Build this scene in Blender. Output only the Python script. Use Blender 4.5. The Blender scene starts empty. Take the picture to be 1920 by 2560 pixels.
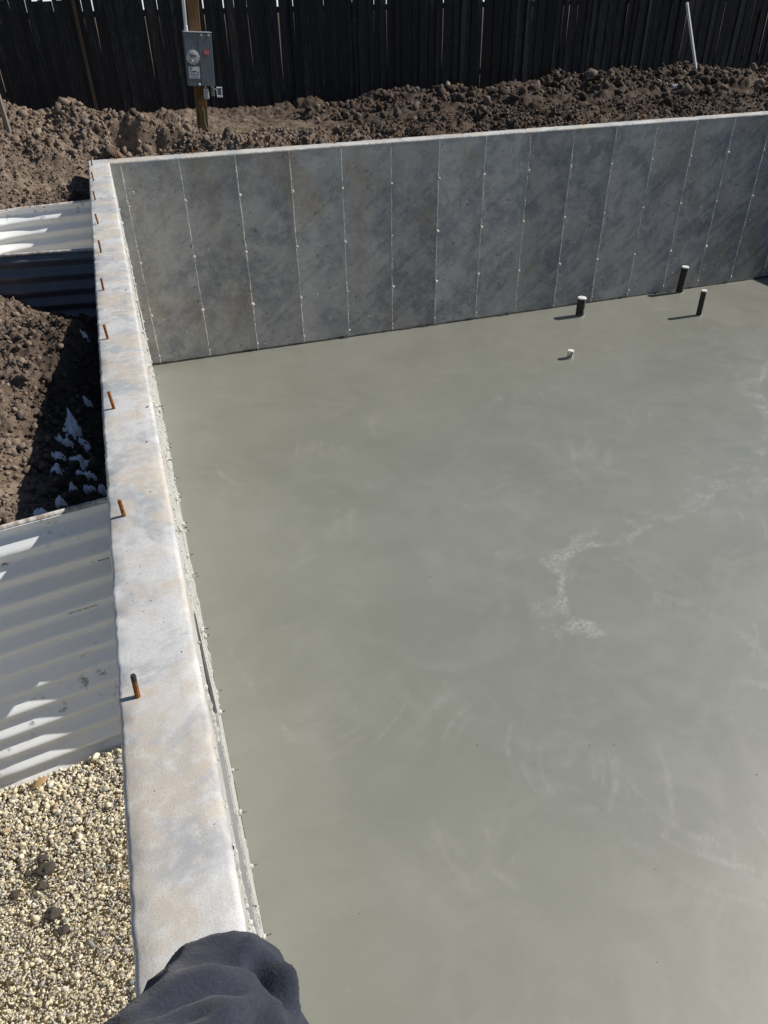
import bpy, math, random
import numpy as np
from mathutils import Vector, Matrix, Euler

# ------------------------------------------------------------------ camera, sky, sun, exposure
scene = bpy.context.scene
FOC = 1838.16
CAM_LOC = (0.0535, -8.9617, 3.7966)
CAM_ROT = (0.948626, 0.0138442, -0.3268589)
cd = bpy.data.cameras.new("camera"); cam = bpy.data.objects.new("camera", cd)
scene.collection.objects.link(cam); scene.camera = cam
cam.location = CAM_LOC; cam.rotation_euler = Euler(CAM_ROT, 'XYZ')
cd.sensor_fit = 'VERTICAL'; cd.sensor_height = 36.0; cd.lens = FOC / 2560 * 36.0
cd.clip_start = 0.05; cd.clip_end = 2000

SUN_EL = math.radians(37.5)
SUN_AZ_OFF = math.radians(1.6)            # sun stands almost exactly along the far wall (+X), a hair towards -Y
world = bpy.data.worlds.new("World"); scene.world = world; world.use_nodes = True
wn = world.node_tree.nodes; wl = world.node_tree.links; wn.clear()
wo = wn.new('ShaderNodeOutputWorld'); bg = wn.new('ShaderNodeBackground'); sk = wn.new('ShaderNodeTexSky')
sk.sky_type = 'NISHITA'; sk.sun_disc = False; sk.sun_elevation = SUN_EL
sk.sun_rotation = math.radians(90) + SUN_AZ_OFF
sk.altitude = 1400; sk.air_density = 1.0; sk.dust_density = 0.6
bg.inputs[1].default_value = 0.068
wl.new(sk.outputs[0], bg.inputs[0]); wl.new(bg.outputs[0], wo.inputs[0])
sd = bpy.data.lights.new("sun", 'SUN'); sd.energy = 5.0; sd.angle = math.radians(0.53); sd.color = (1.0, 0.955, 0.88)
sun = bpy.data.objects.new("sun", sd); scene.collection.objects.link(sun)
sdir = Vector((math.cos(SUN_EL) * math.cos(SUN_AZ_OFF), -math.cos(SUN_EL) * math.sin(SUN_AZ_OFF), math.sin(SUN_EL)))
sun.rotation_euler = sdir.to_track_quat('Z', 'Y').to_euler(); sun.location = (20, -8, 20)
vs = scene.view_settings
vs.view_transform = 'Standard'; vs.look = 'None'; vs.gamma = 1.0; vs.exposure = 0.0; vs.use_curve_mapping = False

# ------------------------------------------------------------------ measures (metres)
H = 2.310          # wall top above the slab
T = 0.210          # wall thickness
XR = 12.06         # inner face of the wall on the right
YN = -11.4         # inner face of the wall behind the camera
PITCH = 0.6096     # form panel width
JX0 = 0.1077       # first form joint from the corner
TIE_Z = (0.095, 0.61, 1.24, 1.86)
FENCE_Y = 6.7
rnd = random.Random(7); nr = np.random.default_rng(7)
CAMM = Euler(CAM_ROT, 'XYZ').to_matrix()

def ray(u, v):
    return CAMM @ Vector(((u - 960) / FOC, -(v - 1280) / FOC, -1.0))
def onz(u, v, z):
    d = ray(u, v); c = Vector(CAM_LOC); return c + d * ((z - c.z) / d.z)
def ony(u, v, y):
    d = ray(u, v); c = Vector(CAM_LOC); return c + d * ((y - c.y) / d.y)

# ------------------------------------------------------------------ numpy noise
def h2(ix, iy, s):
    a = np.sin(ix * 127.1 + iy * 311.7 + s * 74.7) * 43758.5453
    return a - np.floor(a)
def vnoise(x, y, s=0.0):
    ix = np.floor(x); iy = np.floor(y); fx = x - ix; fy = y - iy
    fx = fx * fx * (3 - 2 * fx); fy = fy * fy * (3 - 2 * fy)
    a = h2(ix, iy, s); b = h2(ix + 1, iy, s); c = h2(ix, iy + 1, s); d = h2(ix + 1, iy + 1, s)
    return (a * (1 - fx) + b * fx) * (1 - fy) + (c * (1 - fx) + d * fx) * fy
def fbm(x, y, s=0.0, o=4):
    r = 0; a = .5; t = 0
    for i in range(o):
        r = r + a * vnoise(x * 2 ** i, y * 2 ** i, s + i * 3.1); t += a; a *= .5
    return r / t
def lumps(x, y, s=0.0, dens=.8):
    """heap of rounded clods, cell size 1; returns height in cells"""
    ix = np.floor(x); iy = np.floor(y); out = np.zeros_like(x)
    for dx in (-1, 0, 1):
        for dy in (-1, 0, 1):
            cx = ix + dx; cy = iy + dy
            px = cx + h2(cx, cy, s); py = cy + h2(cx, cy, s + 5.3)
            r = .35 + .55 * h2(cx, cy, s + 9.1)
            on = h2(cx, cy, s + 2.7) < dens
            ex = (x - px); ey = (y - py)
            th = h2(cx, cy, s + 4.4) * 6.28; q = .65 + .5 * h2(cx, cy, s + 6.6)
            ax = ex * np.cos(th) + ey * np.sin(th); ay = (ey * np.cos(th) - ex * np.sin(th)) / q
            d2 = (ax * ax + ay * ay) / (r * r)
            hh = np.clip(1 - d2, 0, 1) ** .42 * r * (.7 + .6 * vnoise(x * 3.1, y * 3.1, s + 33)) * (.6 + .5 * h2(cx, cy, s + 8.2))
            out = np.maximum(out, np.where(on, hh, 0))
    return out

# ------------------------------------------------------------------ node helper and materials
class NT:
    def __init__(s, name):
        s.m = bpy.data.materials.new(name); s.m.use_nodes = True
        s.n = s.m.node_tree.nodes; s.l = s.m.node_tree.links; s.n.clear()
        s.out = s.n.new('ShaderNodeOutputMaterial'); s.b = s.n.new('ShaderNodeBsdfPrincipled')
        s.l.new(s.b.outputs[0], s.out.inputs[0])
        s.pos = s.n.new('ShaderNodeNewGeometry').outputs['Position']
        s.objr = s.n.new('ShaderNodeObjectInfo').outputs['Random']
    def put(s, inp, v):
        if isinstance(v, bpy.types.NodeSocket): s.l.new(v, inp)
        else: inp.default_value = v
    def noise(s, scale, detail=4, rough=.55, vec=None, dist=0.0):
        n = s.n.new('ShaderNodeTexNoise'); n.inputs['Scale'].default_value = scale
        n.inputs['Detail'].default_value = detail; n.inputs['Roughness'].default_value = rough
        n.inputs['Distortion'].default_value = dist
        s.l.new(vec or s.pos, n.inputs['Vector']); return n.outputs[0]
    def voro(s, scale, vec=None, feat='F1'):
        n = s.n.new('ShaderNodeTexVoronoi'); n.feature = feat; n.inputs['Scale'].default_value = scale
        s.l.new(vec or s.pos, n.inputs['Vector']); return n.outputs[0]
    def mapv(s, scale=(1, 1, 1), rot=(0, 0, 0), vec=None, loc=(0, 0, 0)):
        n = s.n.new('ShaderNodeMapping'); n.inputs['Scale'].default_value = scale
        n.inputs['Rotation'].default_value = rot; n.inputs['Location'].default_value = loc
        s.l.new(vec or s.pos, n.inputs['Vector']); return n.outputs[0]
    def ramp(s, f, a, b, va=0.0, vb=1.0):
        n = s.n.new('ShaderNodeMapRange'); n.clamp = True; n.interpolation_type = 'SMOOTHSTEP'
        s.put(n.inputs[0], f); n.inputs[1].default_value = a; n.inputs[2].default_value = b
        n.inputs[3].default_value = va; n.inputs[4].default_value = vb; return n.outputs[0]
    def mix(s, f, a, b, mode='MIX'):
        n = s.n.new('ShaderNodeMix'); n.data_type = 'RGBA'; n.blend_type = mode
        s.put(n.inputs[0], f)
        for i, v in ((6, a), (7, b)):
            if isinstance(v, tuple): v = (*v, 1.0) if len(v) == 3 else v
            s.put(n.inputs[i], v)
        return n.outputs[2]
    def math(s, op, a, b=0.0):
        n = s.n.new('ShaderNodeMath'); n.operation = op; s.put(n.inputs[0], a); s.put(n.inputs[1], b); return n.outputs[0]
    def attr(s, name, out='Fac'):
        n = s.n.new('ShaderNodeAttribute'); n.attribute_name = name; return n.outputs[out]
    def bump(s, h, strength=.5, dist=.01, prev=None):
        n = s.n.new('ShaderNodeBump'); n.inputs['Strength'].default_value = strength; n.inputs['Distance'].default_value = dist
        s.l.new(h, n.inputs['Height'])
        if prev: s.l.new(prev, n.inputs['Normal'])
        return n.outputs[0]
    def done(s, col, rough=.8, normal=None, spec=.4, metal=0.0):
        if isinstance(col, tuple): col = (*col, 1.0) if len(col) == 3 else col
        s.put(s.b.inputs['Base Color'], col); s.put(s.b.inputs['Roughness'], rough)
        s.put(s.b.inputs['Specular IOR Level'], spec); s.put(s.b.inputs['Metallic'], metal)
        if normal is not None: s.l.new(normal, s.b.inputs['Normal'])
        return s.m

M = {}
def build_mats():
    # trowelled wall top: blotches of blue grey, white and tan
    t = NT('concrete_top')
    a = t.noise(2.6, 6, .68, dist=.6); b = t.noise(3.0, 6, .68, t.mapv(loc=(7, 3, 1)), dist=.8)
    c = t.noise(26, 5, .65); d = t.noise(240, 3, .6)
    col = t.mix(t.ramp(a, .42, .58), (.42, .427, .437), (.63, .628, .62))
    col = t.mix(t.ramp(b, .46, .58, 0, .85), col, (.585, .515, .425))
    col = t.mix(t.ramp(c, .45, .75, 0, .6), col, (.72, .71, .69))
    scr = t.noise(9, 3, .6, t.mapv((1.0, 9.0, 1.0), (0, 0, math.radians(35))))
    scr2 = t.noise(40, 3, .6, t.mapv((1.0, .07, 1.0), (0, 0, math.radians(4))))
    col = t.mix(t.ramp(scr2, .55, .75, 0, .16), col, (.34, .33, .33))
    col = t.mix(t.ramp(t.noise(5.2, 3, .6, t.mapv(loc=(1, 9, 4))), .66, .76, 0, .5), col, (.36, .25, .19))
    col = t.mix(t.ramp(d, .35, .60, .28, 0), col, (.33, .33, .33))
    pits = t.ramp(t.voro(38), .05, .16, 1, 0)
    pm = t.math('MULTIPLY', pits, t.ramp(t.noise(3.1, 2), .55, .62))
    col = t.mix(t.math('MULTIPLY', pm, .6), col, (.14, .13, .12))
    hh = t.math('ADD', t.math('MULTIPLY', c, .6), t.math('ADD', t.math('MULTIPLY', scr2, .15), t.math('MULTIPLY', d, .35)))
    M['top'] = t.done(col, .85, t.bump(hh, .35, .005), .25)

    # cast wall face behind forms
    t = NT('concrete_face')
    off = t.n.new('ShaderNodeVectorMath'); off.operation = 'ADD'
    cmb = t.n.new('ShaderNodeCombineXYZ'); t.l.new(t.math('MULTIPLY', t.objr, 40.0), cmb.inputs[0]); t.l.new(t.math('MULTIPLY', t.objr, 17.0), cmb.inputs[2])
    t.l.new(t.pos, off.inputs[0]); t.l.new(cmb.outputs[0], off.inputs[1]); pv = off.outputs[0]
    a = t.noise(1.7, 5, .62, dist=.5); b = t.noise(5.5, 6, .7, pv); c = t.noise(60, 4, .65, pv)
    col = t.mix(t.ramp(a, .38, .62), (.235, .243, .258), (.385, .382, .37))
    col = t.mix(t.ramp(b, .44, .66, 0, .75), col, (.43, .425, .41))
    col = t.mix(t.ramp(c, .56, .72, 0, .6), col, (.15, .15, .155))
    # slanting pale streaks: sun grazing the wall, painted into the face colour
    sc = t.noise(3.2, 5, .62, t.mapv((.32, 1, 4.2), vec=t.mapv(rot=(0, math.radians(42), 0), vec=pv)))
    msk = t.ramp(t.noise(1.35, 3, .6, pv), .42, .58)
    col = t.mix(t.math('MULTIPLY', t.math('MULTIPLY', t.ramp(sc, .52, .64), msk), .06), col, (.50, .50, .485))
    # rust and mud stains, low on the wall
    rs = t.ramp(t.noise(1.15, 4, .65, t.mapv((1, 1, .55), loc=(3, 0, 2))), .50, .70, 0, .6)
    col = t.mix(rs, col, (.30, .235, .165))
    # bug holes
    v = t.ramp(t.voro(21, pv), .05, .13, 1, 0)
    col = t.mix(t.math('MULTIPLY', v, t.ramp(t.noise(2.2, 2, .5, pv), .45, .58, 0, .85)), col, (.085, .085, .09))
    # pale splashes
    v2 = t.ramp(t.voro(13, t.mapv((1.6, 1.6, .5), loc=(2, 2, 5), vec=pv)), .03, .085, 1, 0)
    col = t.mix(t.math('MULTIPLY', v2, t.ramp(t.noise(4.2, 2, .5, pv), .56, .62, 0, .8)), col, (.62, .61, .58))
    dv = t.n.new('ShaderNodeVectorMath'); dv.operation = 'ADD'; nz = t.n.new('ShaderNodeTexNoise'); nz.inputs['Scale'].default_value = 22; t.l.new(pv, nz.inputs['Vector'])
    sc_ = t.n.new('ShaderNodeVectorMath'); sc_.operation = 'SCALE'; sc_.inputs['Scale'].default_value = .09; t.l.new(nz.outputs['Color'], sc_.inputs[0]); t.l.new(pv, dv.inputs[0]); t.l.new(sc_.outputs[0], dv.inputs[1])
    v3 = t.ramp(t.voro(11, dv.outputs[0]), .10, .20, 1, 0)
    col = t.mix(t.math('MULTIPLY', v3, t.ramp(t.noise(1.9, 3, .6, pv), .42, .60, 0, .8)), col, (.11, .108, .11))
    v4 = t.ramp(t.voro(8.5, t.mapv((1.5, 1.5, .6), loc=(6, 2, 9), vec=dv.outputs[0])), .06, .13, 1, 0)
    col = t.mix(t.math('MULTIPLY', v4, t.ramp(t.noise(2.6, 3, .6, t.mapv(loc=(5, 5, 5), vec=pv)), .50, .60, 0, .75)), col, (.60, .59, .56))
    c2 = t.noise(16, 6, .78, pv); col = t.mix(t.ramp(c2, .52, .64, 0, .45), col, (.45, .445, .43)); col = t.mix(t.ramp(c2, .36, .47, .45, 0), col, (.18, .18, .185))
    tone = t.math('ADD', t.math('MULTIPLY', t.objr, .34), .80)
    cm = t.n.new('ShaderNodeCombineColor'); [t.l.new(tone, cm.inputs[i]) for i in range(3)]
    col = t.mix(1.0, col, cm.outputs[0], 'MULTIPLY')
    hh = t.math('ADD', t.math('MULTIPLY', b, .8), t.math('ADD', t.math('MULTIPLY', c, .25), t.math('MULTIPLY', v, -.5)))
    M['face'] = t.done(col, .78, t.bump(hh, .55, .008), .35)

    # paler face colour, used on the long wall only
    t = NT('pale_face'); a = t.noise(6, 5, .65); b = t.noise(45, 5, .7)
    col = t.mix(t.ramp(a, .35, .65), (.44, .43, .40), (.60, .59, .55))
    col = t.mix(t.ramp(b, .5, .7, 0, .5), col, (.30, .29, .27))
    M['face_pale'] = t.done(col, .9, t.bump(b, .9, .012), .2)

    t = NT('mortar_fin'); a = t.noise(70, 4, .7)
    M['fin'] = t.done(t.mix(t.ramp(a, .35, .65), (.46, .45, .42), (.72, .71, .67)), .9, t.bump(a, .8, .01), .2)
    t = NT('mortar_dull'); a = t.noise(55, 4, .7)
    M['dull'] = t.done(t.mix(t.ramp(a, .35, .65), (.40, .395, .37), (.68, .67, .63)), .9, t.bump(a, .8, .01), .2)
    t = NT('wall_core'); a = t.noise(8, 5, .6)
    M['core'] = t.done(t.mix(a, (.27, .27, .27), (.40, .40, .39)), .85, t.bump(a, .3, .01), .3)
    t = NT('near_black'); a = t.noise(30, 4, .6)
    M['blackish'] = t.done(t.mix(a, (.012, .012, .013), (.05, .05, .048)), .75, t.bump(a, .6, .01), .3)

    # freshly floated slab
    t = NT('slab_concrete')
    pale = t.attr('pale'); swirl = t.attr('swirl')
    a = t.noise(.55, 4, .55, dist=.4); b = t.noise(2.1, 5, .6, dist=1.2); c = t.noise(70, 4, .6); d = t.noise(420, 2, .5)
    st = t.noise(7, 5, .65, t.mapv((1, 3.5, 1), (0, 0, math.radians(24))), dist=1.5)
    col = t.mix(t.ramp(a, .35, .65), (.208, .211, .174), (.236, .238, .199))
    col = t.mix(t.ramp(b, .42, .68, 0, .22), col, (.285, .286, .252))
    col = t.mix(t.ramp(st, .50, .72, 0, .10), col, (.34, .34, .31))
    sw = t.math('MULTIPLY', swirl, t.ramp(t.noise(24, 4, .7, dist=.8), .30, .66, .35, 1))
    col = t.mix(t.math('MULTIPLY', sw, .46), col, (.37, .372, .34))
    pr = t.math('MULTIPLY', pale, t.ramp(t.noise(34, 5, .7, dist=.6), .36, .60, .0, 1))
    col = t.mix(t.math('MULTIPLY', pr, .62), col, (.47, .47, .44))
    fl = t.math('MULTIPLY', t.ramp(t.noise(19, 4, .75, t.mapv((1, 2.2, 1), (0, 0, .6)), dist=1.0), .60, .72), t.ramp(t.noise(1.5, 4, .6, t.mapv(loc=(4, 8, 0))), .50, .64))
    col = t.mix(t.math('MULTIPLY', fl, .22), col, (.46, .46, .43))
    col = t.mix(t.ramp(c, .55, .8, 0, .12), col, (.2, .2, .17))
    spk = t.ramp(t.voro(9.0), .012, .03, 1, 0)
    col = t.mix(t.math('MULTIPLY', spk, .7), col, (.06, .06, .05))
    hh = t.math('ADD', t.math('MULTIPLY', sw, .5), t.math('ADD', t.math('MULTIPLY', b, .4), t.math('ADD', t.math('MULTIPLY', st, .35), t.math('MULTIPLY', d, .04))))
    rough = t.math('ADD', .41, t.math('ADD', t.math('MULTIPLY', sw, .08), t.math('MULTIPLY', t.ramp(b, .35, .7), .06)))
    t.b.inputs['Coat Weight'].default_value = 1.0; t.b.inputs['Coat Roughness'].default_value = .42; t.b.inputs['Coat IOR'].default_value = 1.45
    M['slab'] = t.done(col, rough, t.bump(hh, .28, .005), .95)

    # soil
    t = NT('soil')
    moist_dark = t.attr('moist_dark')
    a = t.noise(4.5, 5, .65); b = t.noise(38, 5, .7); c = t.noise(150, 3, .6)
    col = t.mix(t.ramp(b, .3, .7), (.088, .061, .044), (.235, .174, .130))
    col = t.mix(t.ramp(a, .42, .66, 0, .6), col, (.335, .265, .205))
    col = t.mix(t.math('MULTIPLY', moist_dark, .82), col, t.mix(b, (.030, .022, .017), (.098, .070, .053)))
    col = t.mix(t.ramp(c, .58, .75, 0, .35), col, (.30, .245, .20))
    col = t.mix(t.attr('snowy'), col, (.80, .81, .83))
    hh = t.math('ADD', b, t.math('MULTIPLY', c, .5))
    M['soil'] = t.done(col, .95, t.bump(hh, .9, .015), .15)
    t = NT('soil_clod'); tone = t.attr('tone')
    b = t.noise(60, 4, .7)
    col = t.mix(tone, (.042, .029, .021), (.355, .275, .212))
    col = t.mix(t.ramp(b, .35, .7, 0, .5), col, (.13, .1, .08))
    M['clod'] = t.done(col, .95, t.bump(b, .8, .01), .15)
    t = NT('mud'); b = t.noise(40, 4, .7)
    M['mud'] = t.done(t.mix(b, (.035, .03, .024), (.10, .088, .07)), .85, t.bump(b, .8, .01), .3)
    t = NT('pebble'); colr = t.attr('col', 'Color'); b = t.noise(160, 3, .6)
    M['pebble'] = t.done(t.mix(t.ramp(b, .4, .7, 0, .28), colr, (.25, .2, .14)), .75, t.bump(b, .3, .003), .35)
    t = NT('gravel_bed'); b = t.noise(55, 4, .6)
    M['bed'] = t.done(t.mix(b, (.40, .34, .23), (.60, .52, .36)), .9, t.bump(b, 1, .02), .2)
    t = NT('snow'); b = t.noise(50, 4, .6)
    M['snow'] = t.done(t.mix(t.ramp(b, .6, .8), (.90, .91, .93), (.6, .57, .54)), .7, t.bump(b, .4, .01), .3)

    # galvanised corrugated steel, dusty
    t = NT('galvanised')
    a = t.noise(3, 5, .6, t.mapv((1, 1, 3))); b = t.noise(18, 5, .7); sp = t.ramp(t.voro(55), .04, .1, 1, 0)
    col = t.mix(t.ramp(a, .3, .7), (.76, .78, .80), (.83, .83, .82))
    zs = t.n.new('ShaderNodeSeparateXYZ'); t.l.new(t.pos, zs.inputs[0])
    dirt = t.math('MULTIPLY', t.ramp(b, .56, .68), t.math('MAXIMUM', t.ramp(t.noise(2.3, 3), .52, .64), t.math('MULTIPLY', t.ramp(zs.outputs[2], 1.95, 2.08), t.ramp(t.noise(5.5, 3), .45, .55))))
    col = t.mix(t.math('MULTIPLY', dirt, .75), col, (.24, .185, .14))
    col = t.mix(t.math('MULTIPLY', sp, t.ramp(t.noise(5, 2), .5, .6, 0, .7)), col, (.12, .11, .1))
    drip = t.noise(46, 2, .5, t.mapv((1, 1, .09)))
    col = t.mix(t.math('MULTIPLY', t.ramp(drip, .68, .74), t.ramp(t.noise(12, 2), .5, .6, 0, .4)), col, (.3, .29, .28))
    M['galv'] = t.done(col, .40, t.bump(b, .06, .004), .6, .0)
    t = NT('zinc_outside'); b = t.noise(9, 4, .6)
    M['zincout'] = t.done(t.mix(b, (.10, .115, .14), (.20, .22, .25)), .5, None, .4, .2)
    t = NT('rim_metal'); b = t.noise(24, 5, .7)
    M['rim'] = t.done(t.mix(t.ramp(b, .40, .62), (.68, .66, .62), (.33, .26, .20)), .7, t.bump(b, .4, .004), .3)
    t = NT('ink'); M['ink'] = t.done((.05, .05, .06), .6)
    t = NT('orange_tag'); M['orange'] = t.done((.45, .06, .02), .6)

    t = NT('rust_bar'); b = t.noise(90, 4, .7); g = t.n.new('ShaderNodeTexCoord').outputs['Object']
    sx = t.n.new('ShaderNodeSeparateXYZ'); t.l.new(g, sx.inputs[0])
    col = t.mix(t.ramp(b, .3, .7), (.12, .04, .015), (.36, .14, .032))
    M['rust_burnt'] = None; tipped = t.mix(t.math('MULTIPLY', t.ramp(sx.outputs[2], .048, .062), t.attr('burnt')), col, (.045, .035, .032)); col = tipped
    M['rust'] = t.done(col, .85, t.bump(b, .6, .003), .25)
    t = NT('tie_steel'); b = t.noise(90, 3, .7)
    M['tie'] = t.done(t.mix(b, (.05, .045, .04), (.16, .13, .10)), .7, None, .4)

    t = NT('black_abs'); b = t.noise(24, 5, .7); z = t.n.new('ShaderNodeSeparateXYZ'); t.l.new(t.pos, z.inputs[0])
    sm = t.math('MULTIPLY', t.ramp(b, .52, .64), t.ramp(t.noise(7, 3), .42, .6))
    M['abs'] = t.done(t.mix(t.math('MULTIPLY', sm, .7), (.012, .012, .012), (.34, .33, .30)), .45, t.bump(sm, .2, .004), .4)
    t = NT('muddy_pvc'); b = t.noise(26, 4, .7)
    M['pvc'] = t.done(t.mix(t.ramp(b, .45, .6), (.62, .61, .58), (.06, .055, .05)), .55, None, .4)
    t = NT('white_cap'); b = t.noise(30, 3, .6)
    M['cap'] = t.done(t.mix(t.ramp(b, .55, .8), (.80, .80, .78), (.55, .53, .5)), .5)
    t = NT('concrete_collar'); M['collar'] = t.done((.30, .30, .255), .8)

    # dark weathered fence wood
    t = NT('fence_wood')
    gr = t.noise(9, 6, .7, t.mapv((7, 7, .35))); gr2 = t.noise(34, 4, .6, t.mapv((5, 5, .12)))
    col = t.mix(t.ramp(gr, .3, .72), (.0035, .0035, .0042), (.0135, .0132, .015))
    col = t.mix(t.ramp(gr2, .54, .70, 0, .8), col, (.095, .097, .108))
    tone = t.math('ADD', t.math('MULTIPLY', t.objr, 1.1), .45)
    cm = t.n.new('ShaderNodeCombineColor'); [t.l.new(tone, cm.inputs[i]) for i in range(3)]
    col = t.mix(1.0, col, cm.outputs[0], 'MULTIPLY')
    M['fence'] = t.done(col, .5, t.bump(gr, .4, .006), .35)
    t = NT('brown_wood'); gr = t.noise(12, 5, .6, t.mapv((6, 6, .4)))
    M['post'] = t.done(t.mix(t.ramp(gr, .3, .7), (.085, .045, .018), (.19, .105, .045)), .75, t.bump(gr, .3, .004), .3)
    t = NT('grey_wood'); gr = t.noise(14, 5, .6, t.mapv((6, 6, .4)))
    M['greywood'] = t.done(t.mix(gr, (.16, .13, .105), (.36, .31, .26)), .85, t.bump(gr, .3, .004), .2)
    t = NT('brown_picket'); gr = t.noise(14, 5, .6, t.mapv((6, 6, .3)))
    M['brownpicket'] = t.done(t.mix(gr, (.05, .036, .025), (.15, .11, .08)), .8, t.bump(gr, .3, .004), .2)
    t = NT('white_lumber'); gr = t.noise(10, 4, .6, t.mapv((6, 6, .5)))
    M['lumber'] = t.done(t.mix(gr, (.66, .64, .60), (.80, .79, .76)), .7)
    t = NT('grey_paint'); b = t.noise(6, 3, .5)
    M['box'] = t.done(t.mix(b, (.125, .15, .165), (.15, .178, .19)), .42, None, .5)
    t = NT('zinc'); M['zinc'] = t.done((.62, .63, .65), .35, None, .5, .5)
    t = NT('dial_face'); M['dial'] = t.done((.42, .43, .44), .5)
    t = NT('dark_plastic'); M['dark'] = t.done((.02, .02, .022), .4)
    t = NT('sticker_white'); M['sticker'] = t.done((.72, .73, .78), .5)
    t = NT('sticker_red'); M['red'] = t.done((.55, .05, .06), .5)
    t = NT('green_wire'); M['wire'] = t.done((.22, .42, .22), .4)
    t = NT('clear_plastic'); t.b.inputs['Transmission Weight'].default_value = .55
    M['clear'] = t.done((.62, .62, .64), .15)
    t = NT('meter_glass'); t.b.inputs['Transmission Weight'].default_value = .9
    t.b.inputs['IOR'].default_value = 1.45
    M['glass'] = t.done((.95, .96, .97), .03)
    t = NT('straw'); tone = t.attr('tone')
    M['straw'] = t.done(t.mix(tone, (.14, .12, .05), (.40, .34, .2)), .8)
    t = NT('dry_leaf'); b = t.noise(60, 4, .6)
    M['leaf'] = t.done(t.mix(b, (.36, .22, .09), (.52, .36, .19)), .7)

    # navy sweat fabric
    t = NT('navy_fabric'); w = t.noise(900, 2, .5); b = t.noise(14, 4, .6)
    col = t.mix(t.ramp(b, .3, .7), (.022, .024, .037), (.034, .037, .054))
    col = t.mix(t.ramp(w, .5, .75, 0, .4), col, (.075, .082, .115))
    t.b.inputs['Sheen Weight'].default_value = .12; t.b.inputs['Sheen Roughness'].default_value = .6; w2 = t.noise(260, 3, .6)
    col = t.mix(t.ramp(w2, .45, .7, 0, .35), col, (.055, .060, .09))
    M['navy'] = t.done(col, .95, t.bump(t.noise(45, 4, .6), .25, .006, t.bump(w2, .6, .002)), .1)
    t = NT('skin'); M['skin'] = t.done((.55, .34, .25), .5)
    t = NT('hair'); M['hair'] = t.done((.06, .04, .025), .6)
    t = NT('boot'); M['boot'] = t.done((.16, .10, .055), .7)
    t = NT('phone'); M['phone'] = t.done((.03, .03, .035), .3)
build_mats()

# ------------------------------------------------------------------ object helpers
col_ = scene.collection
def link(o, parent=None):
    col_.objects.link(o)
    if parent is not None: o.parent = parent
    return o
def mesh(name, v, f, mat=None, smooth=False):
    me = bpy.data.meshes.new(name)
    v = np.asarray(v, dtype=float)
    me.from_pydata([tuple(p) for p in v.tolist()], [], [tuple(int(i) for i in q) for q in f])
    if mat: me.materials.append(M[mat])
    if smooth: me.polygons.foreach_set('use_smooth', [True] * len(me.polygons))
    me.update(); return me
def fastmesh(name, v, quads, mat, smooth=False):
    """numpy verts (n,3) and faces (m,k) with one k"""
    v = np.asarray(v, np.float32); q = np.asarray(quads, np.int32); k = q.shape[1]
    me = bpy.data.meshes.new(name)
    me.vertices.add(len(v)); me.vertices.foreach_set('co', v.ravel())
    me.loops.add(q.size); me.loops.foreach_set('vertex_index', q.ravel())
    me.polygons.add(len(q)); me.polygons.foreach_set('loop_start', np.arange(0, q.size, k, dtype=np.int32))
    me.polygons.foreach_set('loop_total', np.full(len(q), k, np.int32))
    if smooth: me.polygons.foreach_set('use_smooth', np.ones(len(q), bool))
    me.materials.append(M[mat]); me.update(calc_edges=True); me.validate(); return me
def fattr(me, name, arr):
    a = me.attributes.new(name, 'FLOAT', 'POINT'); a.data.foreach_set('value', np.asarray(arr, np.float32))
def cattr(me, name, arr):
    a = me.attributes.new(name, 'FLOAT_COLOR', 'POINT'); c = np.ones((len(arr), 4), np.float32); c[:, :3] = arr
    a.data.foreach_set('color', c.ravel())
def obj(name, me, parent=None, loc=(0, 0, 0), rot=(0, 0, 0), scale=(1, 1, 1)):
    o = bpy.data.objects.new(name, me); o.location = loc; o.rotation_euler = rot; o.scale = scale
    return link(o, parent)
def tag(o, label, cat, group=None):
    o['label'] = label; o['category'] = cat
    if group: o['group'] = group
    return o
def thing(name, label, cat, loc=(0, 0, 0), rot=(0, 0, 0), group=None):
    o = bpy.data.objects.new(name, None); o.location = loc; o.rotation_euler = rot; o.empty_display_size = .1
    link(o); return tag(o, label, cat, group)

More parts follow.
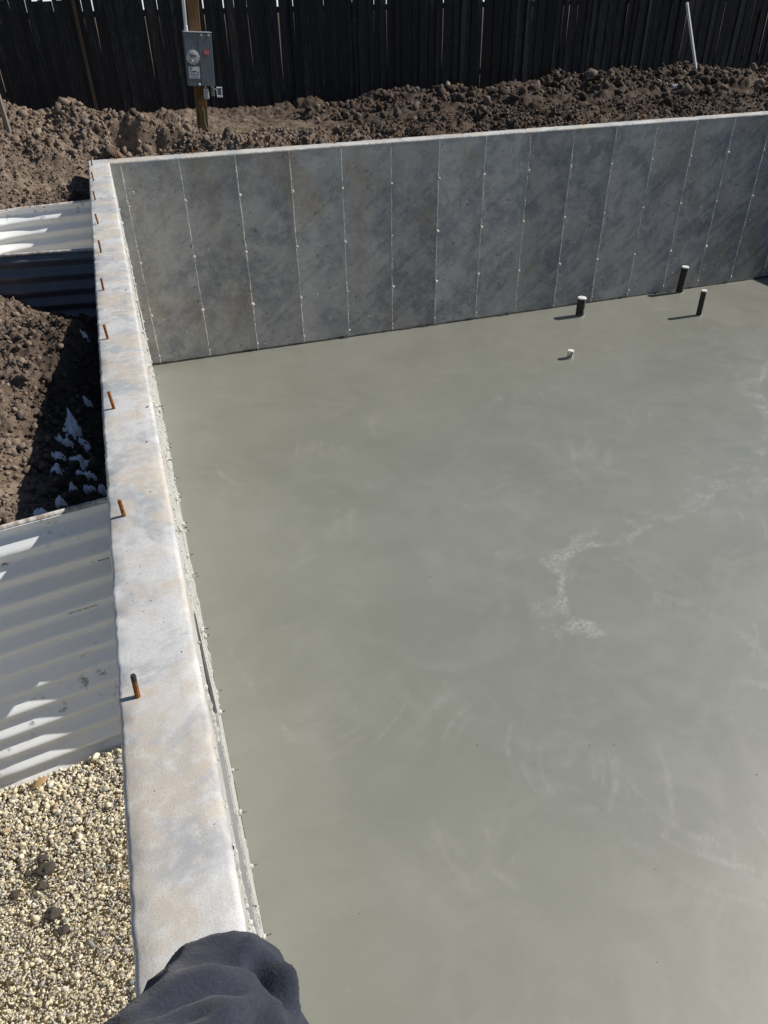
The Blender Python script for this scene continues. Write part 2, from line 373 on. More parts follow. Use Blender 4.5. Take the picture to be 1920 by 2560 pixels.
class MB:
    def __init__(s): s.v = []; s.f = []
    def add(s, v, f):
        n = len(s.v); s.v += [tuple(p) for p in v]; s.f += [tuple(i + n for i in q) for q in f]; return s
    def box(s, x0, x1, y0, y1, z0, z1, b=0.0):
        if b <= 0:
            v = [(x0, y0, z0), (x1, y0, z0), (x1, y1, z0), (x0, y1, z0), (x0, y0, z1), (x1, y0, z1), (x1, y1, z1), (x0, y1, z1)]
            f = [(3, 2, 1, 0), (4, 5, 6, 7), (0, 1, 5, 4), (1, 2, 6, 5), (2, 3, 7, 6), (3, 0, 4, 7)]
            return s.add(v, f)
        # chamfered box: 24 verts
        xs = (x0, x1); ys = (y0, y1); zs = (z0, z1); v = []; idx = {}
        for i in (0, 1):
            for j in (0, 1):
                for k in (0, 1):
                    sx = b if i == 0 else -b; sy = b if j == 0 else -b; sz = b if k == 0 else -b
                    for ax in range(3):
                        p = [xs[i] + sx, ys[j] + sy, zs[k] + sz]
                        p[ax] = (xs[i], ys[j], zs[k])[ax]
                        idx[(i, j, k, ax)] = len(v); v.append(tuple(p))
        f = []
        for ax in range(3):
            o1, o2 = [a for a in range(3) if a != ax]
            for sgn in (0, 1):
                q = []
                for (p, r) in ((0, 0), (1, 0), (1, 1), (0, 1)):
                    c = [0, 0, 0]; c[ax] = sgn; c[o1] = p; c[o2] = r; q.append(idx[(*c, ax)])
                flip = (sgn == 0) != (ax == 1)
                f.append(tuple(q[::-1]) if flip else tuple(q))
        for ax in range(3):       # edges along ax
            o1, o2 = [a for a in range(3) if a != ax]
            for p in (0, 1):
                for r in (0, 1):
                    c0 = [0, 0, 0]; c1 = [0, 0, 0]; c1[ax] = 1
                    for c in (c0, c1): c[o1] = p; c[o2] = r
                    f.append((idx[(*c0, o1)], idx[(*c1, o1)], idx[(*c1, o2)], idx[(*c0, o2)]))
        for i in (0, 1):
            for j in (0, 1):
                for k in (0, 1):
                    f.append((idx[(i, j, k, 0)], idx[(i, j, k, 1)], idx[(i, j, k, 2)]))
        return s.add(v, f)
    def tube(s, pts, r, n=8, cap=True):
        pts = [Vector(p) for p in pts]; rr = r if isinstance(r, (list, tuple)) else [r] * len(pts)
        rings = []; up = Vector((0, 0, 1))
        for i, p in enumerate(pts):
            d = (pts[min(i + 1, len(pts) - 1)] - pts[max(i - 1, 0)]).normalized()
            a = d.cross(up)
            if a.length < 1e-3: a = d.cross(Vector((0, 1, 0)))
            a.normalize(); b = d.cross(a)
            rings.append([p + a * rr[i] * math.cos(6.2831853 * k / n) + b * rr[i] * math.sin(6.2831853 * k / n) for k in range(n)])
        v = [q for R_ in rings for q in R_]; f = []
        for i in range(len(pts) - 1):
            for k in range(n):
                f.append((i * n + k, (i + 1) * n + k, (i + 1) * n + (k + 1) % n, i * n + (k + 1) % n))
        if cap: f.append(tuple(range(n))); f.append(tuple(reversed(range((len(pts) - 1) * n, len(pts) * n))))
        return s.add(v, f)
    def lathe(s, prof, n=20, c=(0, 0, 0)):
        v = []; f = []
        for (r, z) in prof:
            for k in range(n): v.append((c[0] + r * math.cos(6.2831853 * k / n), c[1] + r * math.sin(6.2831853 * k / n), c[2] + z))
        for i in range(len(prof) - 1):
            for k in range(n): f.append((i * n + k, i * n + (k + 1) % n, (i + 1) * n + (k + 1) % n, (i + 1) * n + k))
        f.append(tuple(reversed(range(n)))); f.append(tuple(range((len(prof) - 1) * n, len(prof) * n)))
        return s.add(v, f)
    def me(s, name, mat, smooth=False):
        m = mesh(name, s.v, s.f, mat, False)
        import bmesh
        bm = bmesh.new(); bm.from_mesh(m); bmesh.ops.recalc_face_normals(bm, faces=bm.faces); bm.to_mesh(m); bm.free()
        if smooth:
            m.polygons.foreach_set('use_smooth', [True] * len(m.polygons))
            try: m.set_sharp_from_angle(angle=math.radians(40))
            except Exception: pass
        return m
    def build(s, name, mat, parent=None, smooth=False, **k):
        return obj(name, s.me(name, mat, smooth), parent, **k)

ICO_V = None
def ico():
    g = (1 + 5 ** .5) / 2
    v = np.array([(-1, g, 0), (1, g, 0), (-1, -g, 0), (1, -g, 0), (0, -1, g), (0, 1, g), (0, -1, -g), (0, 1, -g), (g, 0, -1), (g, 0, 1), (-g, 0, -1), (-g, 0, 1)], float)
    v /= np.linalg.norm(v[0])
    f = np.array([(0, 11, 5), (0, 5, 1), (0, 1, 7), (0, 7, 10), (0, 10, 11), (1, 5, 9), (5, 11, 4), (11, 10, 2), (10, 7, 6), (7, 1, 8), (3, 9, 4), (3, 4, 2), (3, 2, 6), (3, 6, 8), (3, 8, 9), (4, 9, 5), (2, 4, 11), (6, 2, 10), (8, 6, 7), (9, 8, 1)])
    return v, f
IV, IF = ico()
def stones(pos, size, jit=.25, flat=(1, .8, .6)):
    """many small angular stones in one vertex/face pair"""
    n = len(pos)
    v = IV[None] * (1 + nr.uniform(-jit, jit, (n, 12, 1)))
    sc = np.array(flat)[None] * nr.uniform(.75, 1.3, (n, 3)); v = v * sc[:, None]
    q = nr.normal(size=(n, 4)); q /= np.linalg.norm(q, axis=1, keepdims=True)
    w, x, y, z = q.T
    Rm = np.stack([1 - 2 * (y * y + z * z), 2 * (x * y - z * w), 2 * (x * z + y * w), 2 * (x * y + z * w), 1 - 2 * (x * x + z * z), 2 * (y * z - x * w), 2 * (x * z - y * w), 2 * (y * z + x * w), 1 - 2 * (x * x + y * y)], 1).reshape(n, 3, 3)
    v = np.einsum('nij,nkj->nki', Rm, v) * np.asarray(size)[:, None, None] + np.asarray(pos)[:, None]
    f = (IF[None] + 12 * np.arange(n)[:, None, None]).reshape(-1, 3)
    return v.reshape(-1, 3), f
def lump_mesh(name, r, mat, seed, sub=2, amp=.35, squash=(1, 1, 1)):
    import bmesh
    from mathutils import noise
    bm = bmesh.new(); bmesh.ops.create_icosphere(bm, subdivisions=sub, radius=1)
    for v in bm.verts:
        n = noise.noise(v.co * 1.6 + Vector((seed * 7.3, seed, 0))) + .5 * noise.noise(v.co * 3.7 + Vector((0, seed * 3.1, 4)))
        v.co = Vector([c * q * r * (1 + amp * n) for c, q in zip(v.co, squash)])
    me = bpy.data.meshes.new(name); bm.to_mesh(me); bm.free(); me.materials.append(M[mat])
    me.polygons.foreach_set('use_smooth', [True] * len(me.polygons)); return me

# ------------------------------------------------------------------ window well outlines (plan)
WELLS = [dict(yc=-7.33, hw=1.0, taper=.155, d1=.72, dc=.75), dict(yc=-1.835, hw=.86, taper=.13, d1=.50, dc=.80)]
RIM_Z = 2.15
def well_hw(w, d):
    a = w['hw'] - w['taper'] * np.minimum(d, w['d1'])
    e = np.clip((d - w['d1']) / w['dc'], 0, 1)
    return a * np.sqrt(np.clip(1 - e * e, 0, 1)) - 0.0
def in_well(w, x, y, grow=0.0):
    d = -T - x
    return (d > -.05) & (d < w['d1'] + w['dc'] + grow) & (np.abs(y - w['yc']) < well_hw(w, np.clip(d - grow, 0, None)) + grow)

# ------------------------------------------------------------------ terrain height
CP = [(-.30, -6.2, 1.90), (-.62, -6.1, 2.0), (-1.1, -6.2, 2.08), (-2, -6.2, 2.15), (-.30, -5.4, 1.88), (-.50, -5.4, 2.06), (-1.0, -5.4, 2.12), (-2, -5.4, 2.2),
      (-.28, -4.8, 1.9), (-.43, -4.75, 2.11), (-.9, -4.6, 2.16), (-2, -4.5, 2.3), (-.27, -4.25, 2.02), (-.34, -4.25, 2.2), (-.8, -4.1, 2.2),
      (-.28, -3.6, 1.68), (-.52, -3.65, 1.98), (-.8, -3.5, 2.13), (-1.5, -3.5, 2.25), (-.28, -2.9, 1.62), (-.7, -2.9, 1.74), (-1.0, -2.95, 1.9), (-1.5, -2.8, 2.1),
      (-1.75, -1.8, 2.12), (-2.2, -2.5, 2.25), (-.3, -.8, 2.1), (-.9, -.8, 2.13), (-.35, -.5, 2.16), (-.56, -.1, 2.1), (-1.2, -.2, 2.36), (-1.3, -.9, 2.2), (-2, -.5, 2.45),
      (-.3, .35, 2.26), (-.1, .5, 2.30), (.4, .5, 2.28), (-1, .4, 2.52), (-.5, .75, 2.50), (.2, .85, 2.50),
      (-2.4, 1.2, 2.78), (-1.5, 1.2, 2.74), (-1, 1.2, 2.74), (-.6, 1.2, 2.66), (-.3, 1.2, 2.69), (0, 1.2, 2.70), (.35, 1.2, 2.68), (.62, 1.2, 2.59), (.87, 1.2, 2.51), (1.1, 1.2, 2.35), (1.38, 1.2, 2.25),
      (-1.2, 2.2, 2.35), (0, 2.2, 2.30), (1.2, 2.4, 2.18), (-2, 3.5, 2.1), (0, 3.8, 2.08), (1.8, 3.2, 2.14), (2.6, 3.4, 2.15), (3.3, 3.6, 2.18),
      (-2, 6.6, 2.03), (0, 6.6, 2.02), (2, 6.6, 1.98), (3.5, 6.6, 1.95), (3.3, 4.8, 2.08)]
for x in np.arange(1.0, 13.5, 1.0): CP += [(x, .28, 2.265), (x, 1.3, 2.24 + .02 * math.sin(x * 2.3)), (x + .4, 2.4, 2.22 + .03 * math.sin(x * 1.7))]
BERM = [(4.1, 2.28), (4.5, 2.38), (4.8, 2.33), (5.3, 2.38), (5.6, 2.44), (5.9, 2.33), (6.7, 2.34), (7.0, 2.30), (7.6, 2.43), (8.4, 2.48), (8.9, 2.48), (9.3, 2.41), (10.0, 2.42), (10.6, 2.50), (11.0, 2.35), (11.6, 2.42), (12.4, 2.36), (13.4, 2.38)]
for x, z in BERM: CP += [(x, 4.1, z), (x, 5.3, z - .2), (x, 6.7, 1.95)]
for x, y in ((-12, -10), (-12, 0), (-12, 8), (0, 12), (8, 12), (16, 12), (17, 4), (17, -6), (-4, -14), (6, -15), (-4, -9), (-2.2, -8)): CP.append((x, y, 2.0 if y > 8 else 2.15))
CP = np.array(CP)
_d = np.sqrt(((CP[:, None, :2] - CP[None, :, :2]) ** 2).sum(-1))
_A = np.block([[_d + 0, np.ones((len(CP), 1))], [np.ones((1, len(CP))), np.zeros((1, 1))]])
_w = np.linalg.solve(_A, np.append(CP[:, 2], 0))
def base_h(x, y):
    x = np.asarray(x, float); y = np.asarray(y, float); out = np.empty(x.size); xf = x.ravel(); yf = y.ravel()
    for i in range(0, x.size, 40000):
        d = np.sqrt((xf[i:i + 40000, None] - CP[None, :, 0]) ** 2 + (yf[i:i + 40000, None] - CP[None, :, 1]) ** 2)
        out[i:i + 40000] = d @ _w[:-1] + _w[-1]
    far = np.clip((np.hypot(xf - 4, yf) - 14) / 8, 0, 1)
    out = out * (1 - far) + 2.0 * far
    return out.reshape(x.shape)
def ground_h(x, y):
    x = np.asarray(x, float); y = np.asarray(y, float)
    wx = x + .05 * (fbm(x * 9, y * 9, 3, 3) - .5); wy = y + .05 * (fbm(x * 9, y * 9, 8, 3) - .5)
    nearwall = np.clip(np.hypot(np.maximum(-T - x, 0), np.maximum(y - T, 0)) / .22, .12, 1)
    wx = wx + .040 * (fbm(x * 34, y * 34, 13, 2) - .5); wy = wy + .040 * (fbm(x * 34, y * 34, 18, 2) - .5)
    rough = .55 + .75 * fbm(x * .9, y * .9, 21, 3)
    # trodden patch round the meter post
    tr = np.exp(-(((x - 2.1) / 1.0) ** 2 + ((y - 2.6) / .9) ** 2)); rough = rough * (1 - .75 * tr)
    lf = ((x < -.15) & (y < .3)) * 1.0                      # crumbly fill beside the wells is finer than the heaps behind
    big = .10 * (fbm(x * 2.4, y * 2.4, 11) - .5) + (.36 - .28 * lf) * lumps(wx / .46, wy / .46, 1.0, .40) * .46
    mid = (.42 - .20 * lf) * lumps(wx / .15, wy / .15, 2.0, .65) * .15
    sml = .62 * lumps(wx / .062, wy / .062, 3.0, .85) * .062
    tiny = .75 * lumps(wx / .027, wy / .027, 4.0, .9) * .027
    grit = .040 * (fbm(x * 24, y * 24, 61, 3) - .5) + .020 * (fbm(x * 75, y * 75, 66, 2) - .5)
    det = (big + mid + sml + grit) * rough + tiny * (.7 + .4 * rough)
    cut = np.clip((1.10 + .10 * (fbm(x * 5, y * 0, 71, 3) - .5) - y) / .05, 0, 1) * np.clip((y - .45) / .25, 0, 1) * np.clip((x - .02 + .1 * (fbm(y * 6, x * 0, 72, 2) - .5)) / .05, 0, 1) * np.clip((1.0 - x) / .45, 0, 1)
    det = det - .30 * cut
    return base_h(x, y) - .07 - .07 * np.exp(-((y - 1.2) / .8) ** 2) * np.clip((1.2 - x) / .6, 0, 1) + det * nearwall

def axis(segs):
    out = []
    for a, b, s in segs:
        n = max(1, int(round((b - a) / s))); out += list(a + (b - a) * np.arange(n) / n)
    out.append(segs[-1][1]); return np.array(out)
def ground():
    xs = axis([(-400, -60, 68), (-60, -12, 8), (-12, -3, .6), (-3, -1.5, .08), (-1.5, -T + .01, .0145), (-T + .01, 3.5, .022), (3.5, 13.2, .032), (13.2, 20, .35), (20, 70, 10), (70, 400, 66)])
    ys = axis([(-400, -60, 68), (-60, -14, 8), (-14, -9, .35), (-9, -6.6, .03), (-6.6, -.6, .0155), (-.6, T - .01, .0155), (T - .01, 2.6, .022), (2.6, 5.0, .034), (5.0, 6.9, .06), (6.9, 12, .3), (12, 60, 8), (60, 100, 10), (100, 400, 60)])
    X, Y = np.meshgrid(xs, ys, indexing='ij')
    # coarse where nothing of it is in view: plain base level, detail only near the house
    Z = np.full(X.shape, 2.0)
    near = (X > -3.2) & (X < 13.6) & (Y > -12) & (Y < 8) & ~((X > -T + .3) & (X < XR) & (Y < -.05) & (Y > YN - T + .3))
    Z[near] = ground_h(X[near], Y[near])
    mid = ~near & (np.abs(X) < 60) & (np.abs(Y) < 60); Z[mid] = base_h(X[mid], Y[mid])
    nx, ny = X.shape
    # holes: basement and window wells
    cx = (X[:-1, :-1] + X[1:, 1:]) / 2; cy = (Y[:-1, :-1] + Y[1:, 1:]) / 2
    hole = (cx > -T + .01) & (cx < XR + T - .02) & (cy < T - .01) & (cy > YN - T + .02)
    for w in WELLS:
        ins = in_well(w, X, Y, .012)
        allin = ins[:-1, :-1] & ins[1:, :-1] & ins[:-1, 1:] & ins[1:, 1:]
        hole |= allin
        # snap the vertices just inside to the outline
        sg = np.sign(Y - w['yc']); d = np.clip(-T - X, 0, None)
        yb = w['yc'] + sg * (well_hw(w, np.clip(d - .012, 0, None)) + .012)
        Y = np.where(ins & (np.abs(yb - Y) < .05), yb, Y)
    idx = np.arange(nx * ny).reshape(nx, ny)
    q = np.stack([idx[:-1, :-1], idx[1:, :-1], idx[1:, 1:], idx[:-1, 1:]], -1)[~hole]
    me = fastmesh('ground', np.stack([X, Y, Z], -1).reshape(-1, 3), q, 'soil', False)
    fattr(me, 'snowy', np.clip((Y.ravel() - 75 + 5 * fbm(X.ravel() * .4, Y.ravel() * .4, 5)) / 1.5, 0, 1))
    x = X.ravel(); y = Y.ravel()
    fattr(me, 'moist_dark', moist_dark(x, y))
    o = obj('ground', me); o['kind'] = 'structure'
def moist_dark(x, y):
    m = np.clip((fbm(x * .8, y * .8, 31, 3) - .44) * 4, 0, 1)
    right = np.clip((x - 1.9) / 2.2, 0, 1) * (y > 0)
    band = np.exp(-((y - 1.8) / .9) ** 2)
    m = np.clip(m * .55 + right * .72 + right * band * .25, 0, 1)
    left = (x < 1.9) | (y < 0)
    wall_dark = np.clip((x + .62) / .14, 0, 1) * (y < -.3) + np.exp(-((y + 3.1) / .5) ** 2) * np.clip((x + .9) / .2, 0, 1) * (y < -.3)  # darker soil along the long wall and around the hollow
    return np.where(left, np.clip(m * .5 + wall_dark, 0, 1), m)
ground()

def clods():
    # loose clods of soil scattered over the spoil heaps; nobody could count them
    P = []; S = []; Tn = []
    def area(n, x0, x1, y0, y1, s0, s1, p=2.2):
        x = nr.uniform(x0, x1, n); y = nr.uniform(y0, y1, n)
        keep = np.ones(n, bool)
        for w in WELLS: keep &= ~in_well(w, x, y, .05)
        x = x[keep]; y = y[keep]; s = s0 + (s1 - s0) * nr.random(len(x)) ** p * (.4 + fbm(x * 1.3, y * 1.3, 77))
        z = ground_h(x, y) + s * .25
        P.append(np.stack([x, y, z], 1)); S.append(s)
        Tn.append(np.clip(nr.normal(.62, .22, len(x)) - .55 * moist_dark(x, y), 0, 1))
    area(16500, -1.5, -.28, -6.3, .6, .004, .019)
    area(900, -1.5, -.28, -6.3, .1, .012, .032)
    area(40, -1.5, -.45, -6.2, -.1, .03, .06)
    area(6500, -2.2, 1.5, .3, 2.0, .007, .034)
    area(160, -2.2, 1.4, .5, 1.6, .03, .085)
    area(7500, 1.5, 6, .30, 2.3, .007, .035)
    area(7500, 5, 13, .30, 2.6, .009, .040)
    area(2200, 3.0, 13, 3.0, 4.6, .02, .075)
    area(170, 3.5, 13, 2.0, 4.4, .05, .12)
    P = np.concatenate(P); S = np.concatenate(S); Tn = np.concatenate(Tn)
    v, f = stones(P, S, .42, (1, .85, .7))
    me = fastmesh('soil_clods', v, f, 'clod'); fattr(me, 'tone', np.repeat(Tn, 12))
    o = obj('soil_clods', me); o['kind'] = 'stuff'; tag(o, 'loose brown clods of dug soil strewn over the ground', 'soil clods')
clods()

# ------------------------------------------------------------------ slab
def slab():
    xs = axis([(.002, 5.2, .017), (5.2, 9.6, .035), (9.6, XR - .002, .2)]); ys = axis([(YN + .002, -9.2, .2), (-9.2, -2.6, .019), (-2.6, -.002, .03)])
    X, Y = np.meshgrid(xs, ys, indexing='ij'); nx, ny = X.shape
    sw = np.zeros(X.shape); g = np.random.default_rng(3)
    fam = []
    for k in range(95):
        cx = g.uniform(.2, 9); cy = g.uniform(-9.2, -.3); a0 = g.uniform(0, 6.28); R0 = g.uniform(.3, .6); st0 = g.uniform(.25, 1.0)
        if k % 3 == 0: cx = g.uniform(1.6, 5.5); cy = g.uniform(-8.2, -3.5); st0 = g.uniform(.6, 1.1)
        for j in range(g.integers(3, 9)): fam.append((cx + g.normal(0, .02), cy + g.normal(0, .02), R0 + j * g.uniform(.05, .10), a0 + g.normal(0, .12), g.uniform(.35, 1.15), g.uniform(.006, .028) if g.random() < .7 else g.uniform(.03, .09), st0 * g.uniform(.3, 1.0)))
    for i, (cx, cy, R, a0, span, wd, st) in enumerate(fam):           # float and trowel sweeps: arcs about the finisher's standing point
        i0, i1 = np.searchsorted(xs, (cx - R - .2, cx + R + .2)); j0, j1 = np.searchsorted(ys, (cy - R - .2, cy + R + .2))
        if i1 <= i0 or j1 <= j0: continue
        dx = X[i0:i1, j0:j1] - cx; dy = Y[i0:i1, j0:j1] - cy; r = np.hypot(dx, dy); th = np.mod(np.arctan2(dy, dx) - a0, 6.2831853)
        m = np.exp(-((r - R) / wd) ** 2) * np.clip(th / .2, 0, 1) * np.clip((span - th) / .3, 0, 1) * (th < span)
        streak = fbm(r * 70, th * 3 + i, i, 3) * fbm(dx * 9 + i, dy * 9, i + .5, 3)
        sw[i0:i1, j0:j1] = np.maximum(sw[i0:i1, j0:j1], m * st * np.clip((streak - .15) * 4.2, 0, 1))
    # drying edge of the bleed water, a ragged pale line
    pl = np.zeros(X.shape)
    def line(px, w0, w1, gain=1.0, one=None):
        pts = [onz(u, v, 0) for u, v in px]
        P2 = []
        for a, b in zip(pts, pts[1:]):
            for k in range(24): P2.append(a.lerp(b, k / 24))
        P2 = np.array([(p.x, p.y) for p in P2]); P2 += .045 * (np.stack([fbm(np.arange(len(P2)) * .13, P2[:, 1], 5, 3), fbm(np.arange(len(P2)) * .13, P2[:, 0], 9, 3)], 1) - .5)
        lo = P2.min(0) - .4; hi = P2.max(0) + .4
        i0, i1 = np.searchsorted(xs, (lo[0], hi[0])); j0, j1 = np.searchsorted(ys, (lo[1], hi[1]))
        xx = X[i0:i1, j0:j1]; yy = Y[i0:i1, j0:j1]
        D = np.full(xx.shape, 9.0); sd_ = np.zeros(xx.shape)
        for k in range(len(P2) - 1):
            e = np.hypot(xx - P2[k, 0], yy - P2[k, 1]); t = P2[k + 1] - P2[k]
            side = np.sign((xx - P2[k, 0]) * t[1] - (yy - P2[k, 1]) * t[0]); b = e < D
            D = np.where(b, e, D); sd_ = np.where(b, side, sd_)
        wid = w0 + (w1 - w0) * np.clip((fbm(xx * 4, yy * 4, 44, 3) - .42) * 4, 0, 1) * (sd_ > 0)
        m = np.clip(1.15 - D / wid, 0, 1) ** .8 * gain * np.clip(.35 + 2.2 * (fbm(xx * 5 + yy * 2, yy * 22 - xx * 6, 19, 4) - .24), 0, 1) * np.clip(3.0 * (fbm(xx * 11, yy * 11, 12, 4) - .27), 0, 1)
        pl[i0:i1, j0:j1] = np.maximum(pl[i0:i1, j0:j1], m)
    line([(1925, 905), (1895, 960), (1920, 1030), (1905, 1150), (1860, 1205), (1790, 1222), (1755, 1262), (1700, 1290), (1600, 1322), (1560, 1362), (1470, 1360), (1410, 1395), (1402, 1470), (1420, 1545), (1490, 1565)], .034, .26, 1.0)
    line([(580, 1612), (610, 1680), (660, 1760), (740, 1850)], .010, .05, .4)
    line([(1640, 1480), (1760, 1520), (1880, 1600), (1925, 1660)], .03, .2, .35)
    line([(1800, 1400), (1880, 1460), (1925, 1540)], .02, .14, .35)
    line([(640, 1000), (760, 1000), (870, 1012)], .012, .04, .4)
    line([(560, 1230), (700, 1250), (830, 1235)], .012, .06, .35)
    # broad swept patches
    Z = .004 * (fbm(X * 1.1, Y * 1.1, 50, 3) - .5)
    Z -= .012 * np.exp(-((Y) / -.02) ** 2) * 0
    idx = np.arange(nx * ny).reshape(nx, ny)
    q = np.stack([idx[:-1, :-1], idx[1:, :-1], idx[1:, 1:], idx[:-1, 1:]], -1).reshape(-1, 4)
    me = fastmesh('floor_slab', np.stack([X, Y, Z], -1).reshape(-1, 3), q, 'slab', True)
    fattr(me, 'swirl', sw.ravel()); fattr(me, 'pale', pl.ravel())
    o = obj('floor_slab', me); o['kind'] = 'structure'
slab()

# ------------------------------------------------------------------ foundation walls
LUMPS_D = [lump_mesh('tie_lump', .021, 'dull', i + 1.5, 1, .7, (1, .75, 1)) for i in range(5)]
LUMPS = [lump_mesh('tie_lump', .021, 'fin', i + 1.5, 1, .55, (1, .75, 1)) for i in range(5)]
_p = MB(); _p.tube([(0, 0, 0), (0, -.034, 0)], .0032, 6)
PIN_S = _p.me('tie_pin', 'tie')
_p = MB(); _p.tube([(0, 0, 0), (0, -.040, .001)], .0024, 6)
PIN_L = _p.me('tie_pin', 'tie')

def top_course(parent, L, name='wall_top', seed=0, ext0=0.0, ext1=0.0, zlow=H - .022):
    """the struck-off top of a wall: local x along wall, y 0..T outward; ragged arrises"""
    n = max(8, int((L + ext0 + ext1) / .009)); s = np.linspace(-ext0, L + ext1, n)
    r = lambda k, f, a: a * (fbm(s * f, s * 0 + k * 3.3, seed + k, 4) - .5)
    zt = H + r(1, 1.2, .008)
    yi = r(2, 6, .003) + r(3, 45, .005); yo = T + r(4, 5, .003) + r(5, 48, .007)
    zi = H - .004 + r(6, 25, .010); zo = H - .004 + r(7, 20, .012)
    o = np.zeros(n)
    prof = [(o, o + zlow), (yi * .5 - .001, o + H - .018), (yi - .002, zi - .010), (yi + .004, zi), (yi + .013, zt - .0015), (o + .05, zt), (o + .5 * T, zt + r(9, 2, .004)), (o + T - .05, zt), (yo - .012, zt - .0015), (yo - .003, zo), (yo + .002, zo - .012), (T + (yo - T) * .5 + .001, o + H - .018), (o + T, o + zlow)]
    k = len(prof); V = np.zeros((n, k, 3))
    for i, (a, b) in enumerate(prof): V[:, i, 0] = s; V[:, i, 1] = a; V[:, i, 2] = b
    idx = np.arange(n * k).reshape(n, k)
    q = np.stack([idx[:-1, :-1], idx[:-1, 1:], idx[1:, 1:], idx[1:, :-1]], -1).reshape(-1, 4)
    me = fastmesh(name, V.reshape(-1, 3), q, 'top', True)
    return obj(name, me, parent)

def fin_mesh(L, z0, z1, prot, seed, halfw=.0065):
    """ragged mortar fin left by a gap between forms: runs up local z, sticks out towards local -y"""
    z = np.arange(z0, z1, .012); n = len(z)
    a = prot * np.clip(.25 + 1.5 * (fbm(z * 9, z * 0, seed, 3) - .22), .12, 1.6) * (.5 + .8 * fbm(z * 50, z * 0, seed + 2, 2))
    a *= np.where(fbm(z * 3.1, z * 0, seed + 6, 2) < .34, .3, 1)
    x0 = .009 * (fbm(z * 16, z * 0, seed + 9) - .5); gone = fbm(z * 5, z * 0, seed + 15, 3) < .38; a = np.where(gone, a * .25, a)
    w = halfw * (.3 + 1.5 * fbm(z * 26, z * 0, seed + 11, 3)) * np.where(gone, .6, 1)
    V = np.stack([np.stack([x0 - w, 0 * z + .004, z], 1), np.stack([x0 - w * .55, -a * .8, z], 1), np.stack([x0 + w * .4, -a, z], 1), np.stack([x0 + w, 0 * z + .004, z], 1)], 1)
    idx = np.arange(n * 4).reshape(n, 4)
    q = np.stack([idx[:-1, :-1], idx[1:, :-1], idx[1:, 1:], idx[:-1, 1:]], -1).reshape(-1, 4)
    return fastmesh('form_seam', V.reshape(-1, 3), q, 'fin', False)

